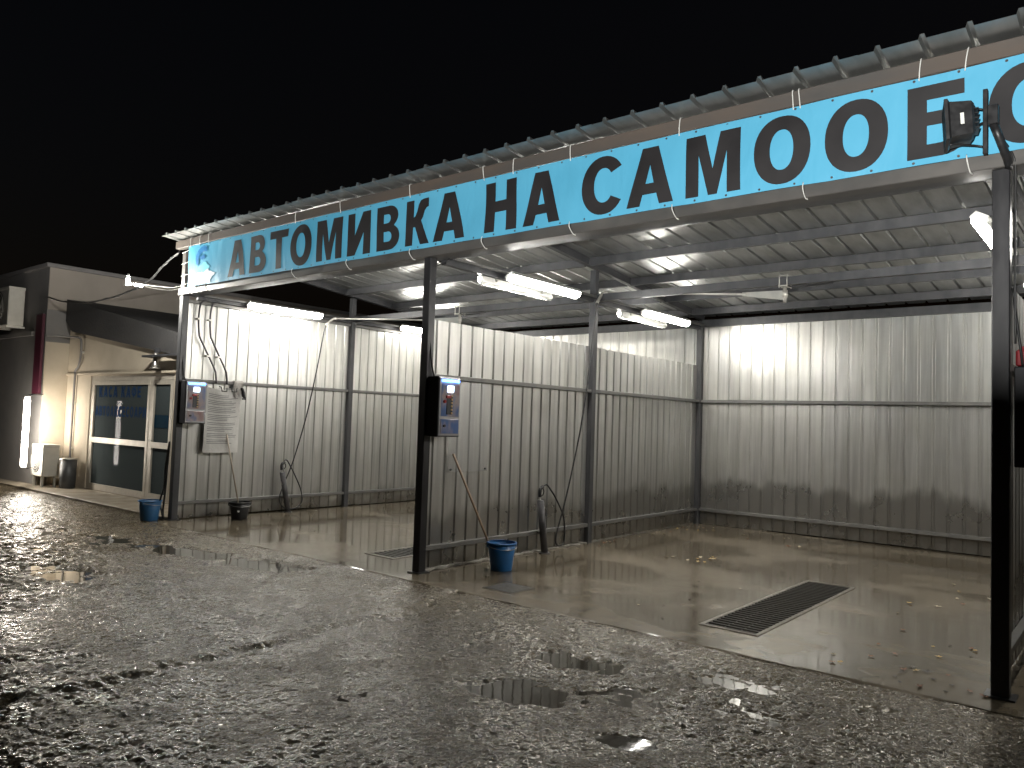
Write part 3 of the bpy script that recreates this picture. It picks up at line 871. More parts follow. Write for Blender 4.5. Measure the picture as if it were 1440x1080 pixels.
# cable ties
for x in (.30, .55, .785, 2.85, 3.74, 4.92, 5.98, 6.35, 7.02, 8.1, 9.03, 9.08, 9.87, 10.14, 11.2, 12.3, 13.4, 14.5):
    b = MB(); j = rnd.uniform(-.02, .02)
    b.tube(spline([(x, BY - .004, bz1 - .025), (x + j * .4, BY - .014, 4.05), (x + j, BY - .013, 4.12), (x + j, BY + .02, 4.135)], 4), .0042, 5); part('cable_tie', b, 'white_plastic', ban)
for x in (.28, .515, .77, 2.83, 3.89, 4.95, 5.98, 7.03, 8.05, 9.11, 10.15, 11.2, 12.25, 13.3, 14.4):
    b = MB(); j = rnd.uniform(-.015, .015)
    b.tube(spline([(x, BY - .004, bz0 + .022), (x + j * .5, BY - .012, 3.375), (x + j, -.032, 3.322), (x + j + .01, .0, 3.312)], 4), .0042, 5); part('cable_tie', b, 'white_plastic', ban)
for z in (3.46, 3.60, 3.78, 3.95):
    b = MB(); b.tube([(bx0 + .02, BY - .004, z), (.1, -.03, z + .01), (-.03, -.005, z + .008), (-.1, .0, z + .01)], .0042, 5); part('cable_tie', b, 'white_plastic', ban)

# ------------------------------------------------------------------ payment terminals on the walls
def terminal(x, y0, label):
    t = thing('wash_terminal', (x, y0, 1.425), label, 'terminal', 'wash terminals by the posts')
    X1 = x + .16; y1 = y0 + .335; z0, z1 = 1.425, 2.055
    b = MB(); b.box((x - .01, y0, z0), (X1, y1, z1), .006); part('cabinet', b, 'cabinet_dark', t)
    b = MB(); b.box((X1, y0 + .012, z0 + .012), (X1 + .008, y1 - .012, z1 - .012), .003); part('face_plate', b, 'cabinet_steel', t)
    F = X1 + .008
    b = MB(); b.box((F, y0 + .035, z0 + .215), (F + .005, y1 - .03, z1 - .075), .002); up = part('upper_panel', b, 'panel_art', t)
    b = MB(); b.box((F, y0 + .035, z0 + .035), (F + .007, y1 - .03, z0 + .185), .002); dr = part('cash_door', b, 'panel_art', t)
    b = MB(); b.tube([(F + .007, y0 + .085, z0 + .115), (F + .02, y0 + .085, z0 + .115)], .014, 10); part('lock', b, 'cabinet_dark', dr)
    b = MB(); b.box((F, y0 + .04, z1 - .055), (F + .01, y1 - .035, z1 - .03), .003); part('light_strip', b, 'blue_bar', t)
    b = MB(); b.box((F + .005, y0 + .125, z1 - .16), (F + .011, y0 + .21, z1 - .095)); part('display', b, 'display_glow', up)
    b = MB(); b.box((F + .005, y0 + .115, z0 + .235), (F + .010, y0 + .20, z1 - .19)); part('key_panel', b, 'cabinet_dark', up)
    for k in range(6):
        b = MB(); zz = z1 - .20 - k * .036
        b.tube([(F + .010, y0 + .185, zz), (F + .018, y0 + .185, zz)], .011, 8); part('button', b, 'button_gold', up)
    b = MB(); b.box((F + .005, y0 + .10, z1 - .225), (F + .02, y0 + .17, z1 - .195), .003); part('coin_slot', b, 'coin_red', up)
    b = MB(); b.tube([(F + .005, y0 + .08, z1 - .26), (F + .02, y0 + .08, z1 - .26)], .018, 10); part('emergency_stop', b, 'coin_red', up)
    b = MB(); b.tube(spline([(x + .03, y0 + .06, z1), (x + .02, y0 + .03, z1 + .12), (x + .0, y0 + .02, z1 + .3), (x - .02, y0 + .02, z1 + .5)], 5), .009, 6); part('supply_cable', b, 'rubber', t)
    return t
terminal(.0, .03, 'wash terminal with blue light strip beside the hanging paper notice')
terminal(W, .03, 'wash terminal with blue light strip above the leaning broom handle')
terminal(2 * W + .03, .03, 'dark wash terminal cabinet behind the floodlight post')
b = MB(); b.box((10.40, .10, 2.06), (10.52, .24, 2.17), .012)
t = thing('alarm_box', (10.46, .17, 2.06), 'small red box on top of the terminal behind the floodlight post', 'box')
part('cover', b, 'red_plastic', t); b = MB(); b.box((10.42, .12, 2.17), (10.50, .22, 2.19), .004); part('lid', b, 'red_plastic', t)

# ------------------------------------------------------------------ notices
t = thing('paper_notice', (-.045, .74, .98), 'large creased white paper notice with rows of small print hung on the metal wall', 'notice')
b = MB(); ny_, nz_ = 8, 12; A = []
for i in range(ny_ + 1):
    u = i / ny_; row = []
    for j in range(nz_ + 1):
        v = j / nz_
        x = .0 + .035 * (1 - v) * math.sin(u * 3.0 + .3) + .008 * math.sin(u * 9 + v * 5) + .01
        row.append(b.bm.verts.new((x - .0, .44 + .59 * u - .02 * (1 - v), .985 + (1.005 - .04 * math.sin(u * math.pi)) * v)))
    A.append(row)
for a_, c_ in zip(A, A[1:]):
    for j in range(nz_): b.bm.faces.new((a_[j], c_[j], c_[j+1], a_[j+1])).smooth = True
sheet_o = part('sheet', b, 'paper', t)
def npt(u, v, off=.006):
    x = .035 * (1 - v) * math.sin(u * 3.0 + .3) + .008 * math.sin(u * 9 + v * 5) + .01
    return (x + off, .44 + .59 * u - .02 * (1 - v), .985 + (1.005 - .04 * math.sin(u * math.pi)) * v)
v = .90
while v > .12:
    u1 = rnd.uniform(.55, .94)
    b = MB(); q = [.07 + (u1 - .07) * k / 8 for k in range(9)]; hh = .0085
    vs = [(b.bm.verts.new(npt(u, v)), b.bm.verts.new(npt(u, v + hh))) for u in q]
    for (p0, p1), (r0, r1) in zip(vs, vs[1:]): b.bm.faces.new((p0, r0, r1, p1))
    part('print_line', b, 'ink', t)
    v -= .026 if rnd.random() < .8 else .045
# clips that hold it
for yy in (.66, .83):
    b = MB(); b.tube([(-.01, yy, 2.0), (.035, yy + .01, 1.995), (.04, yy + .02, 1.93), (.04, yy + .10, 1.93), (.04, yy + .10, 1.985)], .009, 6)
    part('hook', b, 'rubber', t)
t = thing('poster_sleeve', (W - .05, .43, 1.03), 'empty clear plastic poster sleeve fixed to the metal wall beside the terminal', 'sleeve')
b = MB(); b.box((W - .052, .43, 1.03), (W - .049, 1.08, 2.03)); part('film', b, 'clear_sleeve', t)
for yy in (.47, 1.04):
    for zz in (1.06,):
        b = MB(); b.tube([(W - .049, yy, zz), (W - .035, yy, zz)], .012, 8); part('screw', b, 'cabinet_dark', t)

# rag and glove over the rail
t = thing('rag', (-.01, 1.02, 2.09), 'grey rag with dark glove slung over the rail at the notice corner', 'rag')
b = MB(); A = []
for i in range(8):
    u = i / 7; row = []
    for j, (dx, dz) in enumerate(((-.075, -.10), (-.07, .0), (-.04, .012), (.0, .006), (.012, -.03), (.02, -.14), (.022 + .01 * math.sin(i), -.24 - .03 * math.sin(i * 1.7)))):
        row.append(b.bm.verts.new((-.004 + dx + .008 * math.sin(i * 2.3 + j), .90 + .16 * u + .01 * math.sin(j), 2.096 + dz)))
    A.append(row)
for a_, c_ in zip(A, A[1:]):
    for j in range(6): b.bm.faces.new((a_[j], c_[j], c_[j+1], a_[j+1])).smooth = True
part('cloth', b, 'rag', t)
b = MB(); b.tube(spline([(.03, 1.02, 2.0), (.04, 1.045, 1.93), (.045, 1.05, 1.86)], 4), .02, 7, True, .028)
for k in range(3): b.tube([(.045, 1.04 + .018 * k, 1.86), (.048, 1.035 + .024 * k, 1.81)], .009, 5)
part('glove', b, 'glove', t)

# conduits down the notice wall
for (a, c, dd, lab) in ((.27, .58, 0, 'dark conduit bending down to the terminal side of the paper notice'), (.455, .76, 0, 'dark conduit bending down to the rag side of the paper notice')):
    b = MB(); b.tube(spline([(-.02, a + .12, 3.30), (.0, a + .02, 3.24), (.0, a - .01, 3.05), (.0, a + .01, 2.78), (.0, a + .05, 2.68), (.0, c - .03, 2.28), (.01, c, 2.18), (.02, c + .01, 2.04)], 6), .014, 8)
    o = thing('conduit', (0, c, 2.04), lab, 'conduit', 'conduits on the notice wall'); part('pipe', b, 'dark_pipe', o)
    for z, yy in ((3.0, a - .008), (2.45, (a + c) / 2 + .01)):
        b = MB(); b.box((-.055, yy - .025, z - .012), (.018, yy + .025, z + .012)); part('clamp', b, 'zinc', o)

# ------------------------------------------------------------------ hose booms, hoses, lances
def boom(cx, cy, tip, label, hook):
    t = thing('hose_boom', (cx, cy, 3.30), label, 'boom', 'swing booms for the hoses')
    b = MB(); b.box((cx - .05, cy - .055, 3.284), (cx + .05, cy + .10, 3.296)); b.box((cx - .05, cy - .047, 3.402), (cx + .05, cy + .10, 3.412))
    for sx in (-.045, .045):
        for yy in (cy - .044, cy + .09): b.tube([(cx + sx, yy, 3.27), (cx + sx, yy, 3.425)], .006, 6)
    part('clamp', b, 'zinc', t)
    b = MB(); b.tube([(cx, cy + .02, 3.285), (cx, cy + .02, 3.10)], .020, 10); b.tube([(cx, cy + .02, 3.245), (cx, cy + .02, 3.16)], .030, 10); part('pivot', b, 'zinc', t)
    d = Vector(tip) - Vector((cx, cy + .02, 3.19)); d.normalize()
    a = Vector((cx, cy + .02, 3.19)); g = a + d * .52
    b = MB(); s = Vector((-d.y, d.x, 0)).normalized() * .004
    pr = [a + Vector((0, 0, .055)), a + Vector((0, 0, -.06)), g + Vector((0, 0, -.022)), g + Vector((0, 0, .022))]
    v1 = [b.bm.verts.new(p + s) for p in pr]; v2 = [b.bm.verts.new(p - s) for p in pr]
    b.bm.faces.new(v1); b.bm.faces.new(v2[::-1])
    for k in range(4): b.bm.faces.new((v1[k], v2[k], v2[(k+1) % 4], v1[(k+1) % 4]))
    part('gusset', b, 'zinc', t)
    b = MB(); b.tube([g - d * .05, Vector(tip)], .014, 8); part('rod', b, 'zinc', t)
    b = MB(); b.tube(spline([Vector(tip), Vector(tip) + d * .07 + Vector((0, -.03, -.02)), Vector(hook)], 6), .021, 8); part('hose_guide', b, 'zinc', t)
    b = MB(); b.tube(spline([(cx + .02, cy - .05, 3.30), (cx + .12, cy + .0, 3.27), (cx + .3, cy + .03, 3.275), (cx + .55, cy + .02, 3.285)], 5), .009, 6); part('feed_hose', b, 'rubber', t)
boom(7.785, 3.2, (5.36, 3.22, 3.415), 'grey swing boom reaching to the hose over the blue bucket wall', (5.31, 3.03, 3.25))
boom(2.595, 3.2, (.22, 2.66, 3.29), 'grey swing boom in the notice bay reaching towards the batten lamps', (.12, 2.50, 3.16))

xh = W + .09
ctrl = [(5.31, 3.03, 3.25), (5.31, 3.0, 3.05), (5.30, 2.93, 2.6), (5.30, 2.86, 2.1), (xh + .01, 2.76, 1.575), (xh, 2.60, 1.0), (xh, 2.44, .55), (xh, 2.33, .30), (xh, 2.285, .15), (xh + .01, 2.31, .075), (xh + .03, 2.40, .085), (xh + .03, 2.43, .20), (xh + .03, 2.40, .42), (xh + .02, 2.24, .66), (xh, 2.12, .80), (xh, 2.05, .845), (xh, 1.98, .82)]
b = MB(); b.tube(spline(ctrl, 8), .0105, 8)
solo('pressure_hose', b, 'rubber', 'thin black hose looping from the boom down to the lance beside the blue bucket', 'hose', 'pressure hoses', base=(xh, 2.3, .07))
ctrl = [(.12, 2.50, 3.16), (.12, 2.46, 3.0), (.12, 2.36, 2.4), (.11, 2.20, 1.6), (.10, 2.02, .95), (.10, 1.93, .70), (.10, 1.82, .45), (.12, 1.74, .22), (.12, 1.84, .08), (.14, 2.02, .06), (.14, 2.16, .16), (.13, 2.14, .36), (.12, 2.02, .60), (.11, 1.90, .80), (.10, 1.85, .86), (.10, 1.81, .84)]
b = MB(); b.tube(spline(ctrl, 8), .0105, 8)
solo('pressure_hose', b, 'rubber', 'thin black hose looping from the boom of the notice bay to its lance', 'hose', 'pressure hoses', base=(.12, 1.9, .06))

def lance(x, ytop, ybase, label_h, label_l):
    t = thing('lance_holder', (x, ybase, 0), label_h, 'pipe', 'lance holders')
    b = MB(); b.tube([(x, ybase, 0), (x, ybase + (ytop - ybase) * .9, .66)], .043, 14)
    part('pipe', b, 'dark_pipe', t)
    b = MB(); b.tube([(x, ybase, 0), (x, ybase, .012)], .07, 14); part('foot', b, 'dark_pipe', t)
    b = MB(); b.box((x - .10, ybase - .045, .238), (x - .03, ybase + .045, .262)); part('bracket', b, 'rail_grey', t)
    t = thing('spray_lance', (x, ytop, .60), label_l, 'lance', 'spray lances')
    b = MB(); b.tube([(x, ytop + .02, .45), (x, ytop, .72)], .012, 8); part('barrel', b, 'handle_metal', t)
    b = MB(); b.tube(spline([(x, ytop, .70), (x, ytop - .005, .76), (x, ytop + .01, .80), (x, ytop + .055, .825)], 4), .021, 8); part('grip', b, 'black_plastic', t)
    b = MB(); b.tube(spline([(x, ytop + .0, .71), (x, ytop + .055, .72), (x, ytop + .075, .765), (x, ytop + .05, .815)], 4), .0075, 6); part('trigger_guard', b, 'black_plastic', t)
    b = MB(); b.tube([(x, ytop + .015, .74), (x, ytop + .035, .77)], .006, 6); part('trigger', b, 'cabinet_steel', t)
lance(xh, 1.93, 2.06, 'dark upright pipe holding the lance on the wall behind the blue bucket', 'black spray gun in the pipe on the wall behind the blue bucket')
lance(.10, 1.77, 1.93, 'dark upright pipe holding the lance on the notice wall', 'black spray gun in the pipe on the notice wall')

# ------------------------------------------------------------------ buckets and brooms
def bucket(x, y, r0, r1, h, mat, label, group, handle_rot=0, sag=True):
    t = thing('bucket', (x, y, 0), label, 'bucket', group)
    b = MB(); th = .004
    b.lathe([(r0, 0), (r0 + .003, .008), (r0 + (r1 - r0) * .5, h * .5), (r1, h - .012), (r1 - th, h - .012), (r0 + (r1 - r0) * .5 - th, h * .5), (r0 - th, .012), (.002, .010)], seg=28)
    part('body', b, mat, t, True)
    b = MB(); b.lathe([(r1 - th - .001, h - .014), (r1 + .011, h - .016), (r1 + .013, h - .004), (r1 + .006, h + .002), (r1 - th - .001, h)], seg=28, close_bottom=False); part('rim', b, mat, t, True)
    b = MB(); pts = []
    ca, sa = math.cos(handle_rot), math.sin(handle_rot)
    for k in range(13):
        a = math.pi * k / 12; px = (r1 + .016) * math.cos(a); q = (r1 + .016) * math.sin(a)
        pts.append((px * ca - q * .97 * sa, px * sa + q * .97 * ca, h - .03 - .035 * math.sin(a)))
    b.tube(pts, .0035, 6); part('bail', b, 'handle_metal', t, True)
    b = MB()
    for s in (1, -1): b.box((s * (r1 + .006) * ca - .014, s * (r1 + .006) * sa - .014, h - .05), (s * (r1 + .006) * ca + .014, s * (r1 + .006) * sa + .014, h - .012))
    part('ear', b, mat, t, True)
    return t
bucket(5.62, .82, .112, .152, .30, 'bucket_blue', 'blue plastic bucket with broom handle standing in it on wet concrete', None, R(-115))
bucket(-.21, -.22, .115, .155, .29, 'bucket_paleblue', 'pale blue plastic bucket outside the corner post by the glass door', None, R(-60))
bk = bucket(.40, .86, .112, .152, .26, 'bucket_black', 'black rubber bucket under the paper notice', None, R(-100))
b = MB(); b.tube([(.40 + .1304 * .78, .86 - .1304 * .62, .13), (.40 + .136 * .78, .86 - .136 * .62, .131)], .017, 12); part('sticker', b, 'white_plastic', bk)

def broom(p0, p1, mat, label):
    t = thing('broom', p0, label, 'broom', 'brooms leaning in buckets')
    p0, p1 = Vector(p0), Vector(p1); d = (p1 - p0).normalized()
    b = MB(); b.tube([p0 + d * .1, p1], .0125, 8); part('handle', b, mat, t)
    b = MB(); b.tube([p0 + d * .0, p0 + d * .06, p0 + d * .14], .05, 10, True, .02); part('head', b, 'black_plastic', t)
broom((5.575, .83, .02), (W - .02, .475, 1.235), 'wood', 'wooden broom handle leaning from the blue bucket against the metal wall')
broom((.41, .88, .02), (.025, .80, 1.28), 'wood_grey', 'pale wooden broom handle leaning from the black bucket over the paper notice')

# ------------------------------------------------------------------ floodlight on the post
t = thing('floodlight', (10.34, -.02, 3.33), 'black unlit floodlight on a bracket in front of the banner', 'floodlight')
b = MB(); b.tube([(10.375, .02, 3.325), (10.372, -.05, 3.36), (10.34, -.17, 3.47), (10.315, -.20, 3.55)], .026, 10); part('arm', b, 'black_plastic', t)
b = MB(); b.box((10.262, -.235, 3.36), (10.288, -.205, 3.77), .003); part('mast_bar', b, 'black_plastic', t)
b = MB(); b.box((10.288, -.24, 3.54), (10.345, -.19, 3.66), .004); part('plate', b, 'black_plastic', t)
b = MB()
for z in (3.41, 3.645): b.tube(spline([(10.265, -.22, z), (10.22, -.24, z + .01), (10.15, -.30, z + .012), (10.10, -.34, z + .01)], 4), .006, 6)
part('yoke', b, 'black_plastic', t)
head = MB()
vs = []
c0 = Vector((10.10, -.35, 3.535))
ax = Vector((-.97, -.22, -.06)).normalized(); sx = Vector((-.22, .97, 0)).normalized(); up = ax.cross(sx).normalized()
if up.z < 0: up = -up
for dd, ww, hh in ((-.13, .085, .085), (-.115, .10, .10), (.0, .115, .110), (.012, .135, .125), (.03, .135, .125)):
    vs.append([head.bm.verts.new(c0 + ax * dd + sx * a * ww + up * q * hh) for a, q in ((-1,-1),(1,-1),(1,1),(-1,1))])
for a_, c_ in zip(vs, vs[1:]):
    for k in range(4): head.bm.faces.new((a_[k], a_[(k+1) % 4], c_[(k+1) % 4], c_[k]))
head.bm.faces.new(vs[0][::-1]); head.bm.faces.new(vs[-1])
hd = part('head', head, 'black_plastic', t)
b = MB(); vs = [c0 + ax * .0315 + sx * a * .118 + up * q * .108 for a, q in ((-1,-1),(1,-1),(1,1),(-1,1))]; b.poly(vs); part('lens', b, 'glass', hd)
b = MB(); vs = [c0 + ax * -.06 - sx * .112 + up * q + ax * w_ for w_, q in ((-.012,-.04),(.008,-.04),(.008,.03),(-.012,.03))]; b.poly(vs); part('sticker', b, 'white_plastic', hd)
for k in range(5):
    b = MB(); q = -.06 + .03 * k
    b.beam(c0 + ax * -.14 + up * q - sx * .07, c0 + ax * -.14 + up * q + sx * .07, .006, .03, ax); part('fin', b, 'black_plastic', hd)
b = MB(); b.tube(spline([(10.10, -.31, 3.52), (10.19, -.27, 3.51), (10.27, -.22, 3.56), (10.33, -.15, 3.50), (10.40, -.03, 3.38), (10.41, .0, 3.2), (10.405, .02, 2.6), (10.405, .05, 2.2)], 6), .007, 6); part('cable', b, 'rubber', t)

# cables at the middle post head
b = MB(); b.tube(spline([(W + .004, .06, 3.22), (W + .08, .16, 3.30), (W + .12, .25, 3.42)], 5), .005, 5)
solo('cable', b, 'rubber', 'thin black cable tucked under the beam at the middle post head', 'cable', base=(W + .004, .06, 3.22))
b = MB(); b.tube(spline([(-.11, -.03, 1.15), (-.15, -.05, .8), (-.14, -.06, .5), (-.19, -.08, .28), (-.14, -.07, .10), (-.10, -.06, .02), (-.15, -.05, .15), (-.13, -.04, .5), (-.125, -.03, .9), (-.11, -.03, 1.12)], 6), .014, 7)
solo('hanging_hose', b, 'rubber', 'doubled black hose hanging on the corner post behind the pale blue bucket', 'hose', base=(-.12, -.05, .02))

# ------------------------------------------------------------------ overhead cable with two small LED lamps
t = thing('overhead_cable', (-.12, .0, 3.98), 'sagging black cable strung from the canopy corner to the old building', 'cable')
b = MB(); b.tube(spline([(-.14, -.02, 3.98), (-.55, -.02, 3.85), (-1.2, .02, 3.63), (-2.2, .08, 3.52), (-3.6, .16, 3.50), (-5.0, .24, 3.62), (-5.98, .27, 3.80)], 8), .014, 6); part('cable', b, 'rubber', t)
b = MB()
q = spline([(-.14, -.02, 3.98), (-.55, -.02, 3.85), (-1.2, .02, 3.63), (-2.2, .08, 3.52), (-3.6, .16, 3.50), (-5.0, .24, 3.62)], 8)
b.tube([(p.x, p.y + .018 * math.sin(k * 1.1), p.z + .018 * math.cos(k * 1.1)) for k, p in enumerate(q)], .007, 5); part('wrapped_wire', b, 'rubber', t)
t = thing('lamp_cable', (-.12, .0, 3.41), 'pale wire running from the canopy beam end out to the small bulbs', 'cable')
b = MB(); b.tube(spline([(-.1, .0, 3.43), (-.2, -.08, 3.395), (-.32, -.2, 3.40), (-.45, -.34, 3.43), (-.60, -.53, 3.47)], 6), .009, 6); part('wire', b, 'zinc', t)
b = MB(); b.tube(spline([(-.1, .02, 3.47), (-.22, -.07, 3.44), (-.38, -.22, 3.45), (-.5, -.36, 3.46)], 6), .006, 6); part('wire', b, 'white_plastic', t)
def bulb(p, tip, label, r):
    t = thing('bulb_lamp', p, label, 'lamp', 'small bulbs on the wire by the canopy corner')
    p = Vector(p); d = (Vector(tip) - p).normalized()
    b = MB(); b.tube([p, p + d * .07], .016, 8); part('socket', b, 'white_plastic', t)
    b = MB(); b.tube([p + d * .07, p + d * .085, p + d * .12, p + d * .15, p + d * .165], r, 10); part('bulb', b, 'led_glow', t)
bulb((-.60, -.545, 3.60), (-.60, -.55, 3.4), 'small bright bulb hanging upright on the wire between canopy and old building', .024)
bulb((-.60, -.51, 3.46), (-.52, -.36, 3.445), 'small bright bulb lying sideways on the wire next to the canopy corner', .018)

# ------------------------------------------------------------------ old building on the left
XL, YF = -6.0, .30
ob = thing('old_building', (XL, YF, 0), 'old flat roofed plaster building behind the office lean to', 'building')
b = MB(); b.box((-14.5, YF, -.2), (XL, 12, 4.40)); part('wall', b, 'plaster_grey', ob)
b = MB(); b.box((XL, YF + .002, 3.55), (XL + .02, 12, 4.40)); part('upper_render', b, 'plaster_upper', ob)
b = MB(); b.box((XL, YF + .002, -.1), (XL + .02, .749, 2.9)); part('side_render', b, 'plaster', ob)
b = MB(); b.box((-14.6, YF - .08, 4.40), (XL + .09, 12.1, 4.48), .01); part('parapet_cap', b, 'plaster_grey', ob)
b = MB(); b.box((-14.45, YF - .05, 3.05), (XL - .6, YF, 3.13)); part('ledge', b, 'plaster_grey', ob)

of = thing('office', (-3.6, .75, 0), 'low beige office lean to with glazed aluminium door beside the car wash', 'building')
OY = .75
dx0, dxm, dx1, dz0, dz1, dzm = -4.86, -2.42, -1.58, .06, 2.22, 1.0
# front wall around the opening
b = MB(); b.box((XL + .021, OY, 0), (dx0, OY + .2, 3.2)); part('front_wall', b, 'plaster', of)
b = MB(); b.prism([(dx0, dz1), (-.14, dz1), (-.14, 2.45), (-1.3, 2.56), (dx0, 3.10)], 1, OY + .001, OY + .2); part('front_wall', b, 'plaster', of)
b = MB(); b.box((dx1, OY, 0), (-.14, OY + .2, dz1)); part('front_wall', b, 'plaster', of)
b = MB(); b.box((XL + .021, OY - .035, 2.245), (-.14, OY, 2.285)); part('ledge', b, 'plaster', of)
b = MB(); b.prism([(XL + .021, 3.80), (-.14, 2.66), (-.14, 2.50), (-1.35, 2.52), (-5.62, 3.12), (-5.72, 3.16), (XL + .021, 3.36)], 1, OY - .10, 5.0); part('roof', b, 'roof_felt', of)
b = MB(); b.box((XL + .021, 4.2, 0), (-.14, 4.3, 3.2)); part('rear_wall', b, 'interior', of)
b = MB(); b.box((XL + .021, OY + .21, .0), (-.14, 4.19, .055)); part('floor', b, 'interior_floor', of)
b = MB(); b.box((dx0, OY - .0, 0), (dx1, OY + .15, dz0)); part('sill', b, 'pavement', of)
b = MB(); f = .075
FY0, FY1 = OY + .02, OY + .085
b.box((dx0, FY0, dz1 - .09), (dx1, FY1, dz1)); b.box((dx0, FY0, dz0), (dx0 + f, FY1, dz1 - .09)); b.box((dx1 - f, FY0, dz0), (dx1, FY1, dz1 - .09)); b.box((dxm - .04, FY0, dz0), (dxm + .04, FY1, dz1 - .09))
dr = part('door_frame', b, 'door_alu', of)
for x0, x1 in ((dx0 + f, dxm - .04), (dxm + .04, dx1 - f)):
    b = MB(); g = .075; y0, y1 = FY0 - .006, FY1 - .01
    b.box((x0, y0, dz0 + .003), (x0 + g, y1, dz1 - .093)); b.box((x1 - g, y0, dz0 + .003), (x1, y1, dz1 - .093))
    b.box((x0 + g, y0, dz0 + .003), (x1 - g, y1, dz0 + .11)); b.box((x0 + g, y0, dz1 - .17), (x1 - g, y1, dz1 - .093)); b.box((x0 + g, y0, dzm - .05), (x1 - g, y1, dzm + .05))
    lf = part('door_leaf', b, 'door_alu', of)
    b = MB(); b.box((x0 + g, y0 + .03, dz0 + .11), (x1 - g, y0 + .034, dzm - .05)); part('pane', b, 'glass', lf)
    b = MB(); b.box((x0 + g, y0 + .03, dzm + .05), (x1 - g, y0 + .034, dz1 - .17)); part('pane', b, 'glass', lf)
b = MB(); b.tube(spline([(dxm + .11, FY0 - .01, 1.08), (dxm + .11, FY0 - .06, 1.08), (dxm + .24, FY0 - .06, 1.08)], 4), .011, 6); part('handle', b, 'handle_metal', of)
# blue lettering on the glass
def write(txt, x0, z0, h, gap, width):
    tot = sum((GL[c][0] if c in GL else .45) * h + gap for c in txt); k = width / tot; x = x0
    for c in txt:
        if c in GL:
            w = GL[c][0] * h * k
            o = part('glass_letter', glyph_mesh(c, w, h, .0005), 'blue_film', of, True); o.location = Vector((x, FY0 + .019, z0)) - origin(of)
            x += w + gap * k
        else: x += (.45 * h + gap) * k
write('КАСА КАФЕ', -4.55, 1.82, .20, .05, 1.75)
write('АВТОАКСЕСОАРИ', -4.68, 1.46, .19, .04, 2.10)
b = MB(); b.box((dxm + .13, FY0 + .017, 1.30), (dx1 - f - .08, FY0 + .019, 1.52)); part('glass_film', b, 'blue_film_dim', of)
# things inside, seen through the glass
t = thing('display_shelf', (-3.9, 1.9, .055), 'shelf with boxes and bottles behind the glass door of the office', 'shelf')
for z in (.5, .95, 1.35):
    b = MB(); b.box((-4.7, 1.9, z), (-2.9, 2.2, z + .025)); part('board', b, 'interior', t)
for x in (-4.69, -2.92):
    b = MB(); b.box((x, 1.9, .055), (x + .03, 2.2, 1.75)); part('upright', b, 'interior', t)
cols = ['cream_card', 'red_plastic', 'white_plastic', 'ac_white', 'bucket_paleblue', 'interior']
k = 0
for z in (.525, .975, 1.375):
    x = -4.6
    while x < -3.05:
        w = rnd.uniform(.07, .2); h = rnd.uniform(.12, .32)
        if rnd.random() < .45:
            b = MB(); b.lathe([(w * .3, 0), (w * .32, h * .6), (w * .12, h * .75), (w * .12, h)], (x + w / 2, 2.03, z), 10, True, True); nm = 'bottle'
        else:
            b = MB(); b.box((x, 1.95, z), (x + w, 2.12, z + h)); nm = 'carton'
        o = solo(nm, b, cols[k % len(cols)], ('small bottle on the shelf seen through the office door glass' if nm == 'bottle' else 'small carton on the shelf seen through the office door glass'), nm, nm + 's on the office shelf', base=(x + w / 2, 2.03, z))
        x += w + rnd.uniform(.05, .16); k += 1
# round hall lamp under the eave
t = thing('eave_lantern', (-1.98, .62, 2.34), 'small unlit metal lantern hanging under the office eave', 'lantern')
b = MB(); b.lathe([(.05, 0), (.06, .02), (.045, .06), (.045, .22), (.03, .25)], (-1.98, .60, 2.33), 12, True, True); part('body', b, 'handle_metal', t)
b = MB(); b.lathe([(.085, 0), (.085, .02), (.02, .03)], (-1.98, .60, 2.305), 14, True, True); part('rim', b, 'handle_metal', t)
b = MB(); b.box((-2.0, .58, 2.58), (-1.96, .66, 2.66)); part('bracket', b, 'cabinet_dark', t)
b = MB(); b.box((-2.28, .50, 2.50), (-.16, .65, 2.535)); part('eave_board', b, 'cabinet_dark', of)
# drain pipe snaking down
t = thing('wall_pipe', (-5.3, .70, .05), 'thin grey pipe bending down the office wall beside the glass door', 'pipe')
b = MB(); b.tube(spline([(-5.98, .28, 3.02), (-5.9, .52, 3.03), (-5.75, .69, 3.02), (-5.45, .70, 3.0), (-5.30, .70, 2.92), (-5.28, .70, 2.62), (-5.36, .70, 2.42), (-5.48, .70, 2.34), (-5.50, .70, 2.2), (-5.52, .705, 1.4), (-5.52, .705, .5), (-5.52, .70, .06)], 6), .022, 7); part('pipe', b, 'plaster_grey', t)
for z in (2.7, 1.7, .8):
    b = MB(); xx = -5.28 if z > 2.5 else -5.52; b.box((xx - .035, .715, z - .02), (xx + .035, .75, z + .02)); part('bracket', b, 'zinc', t)

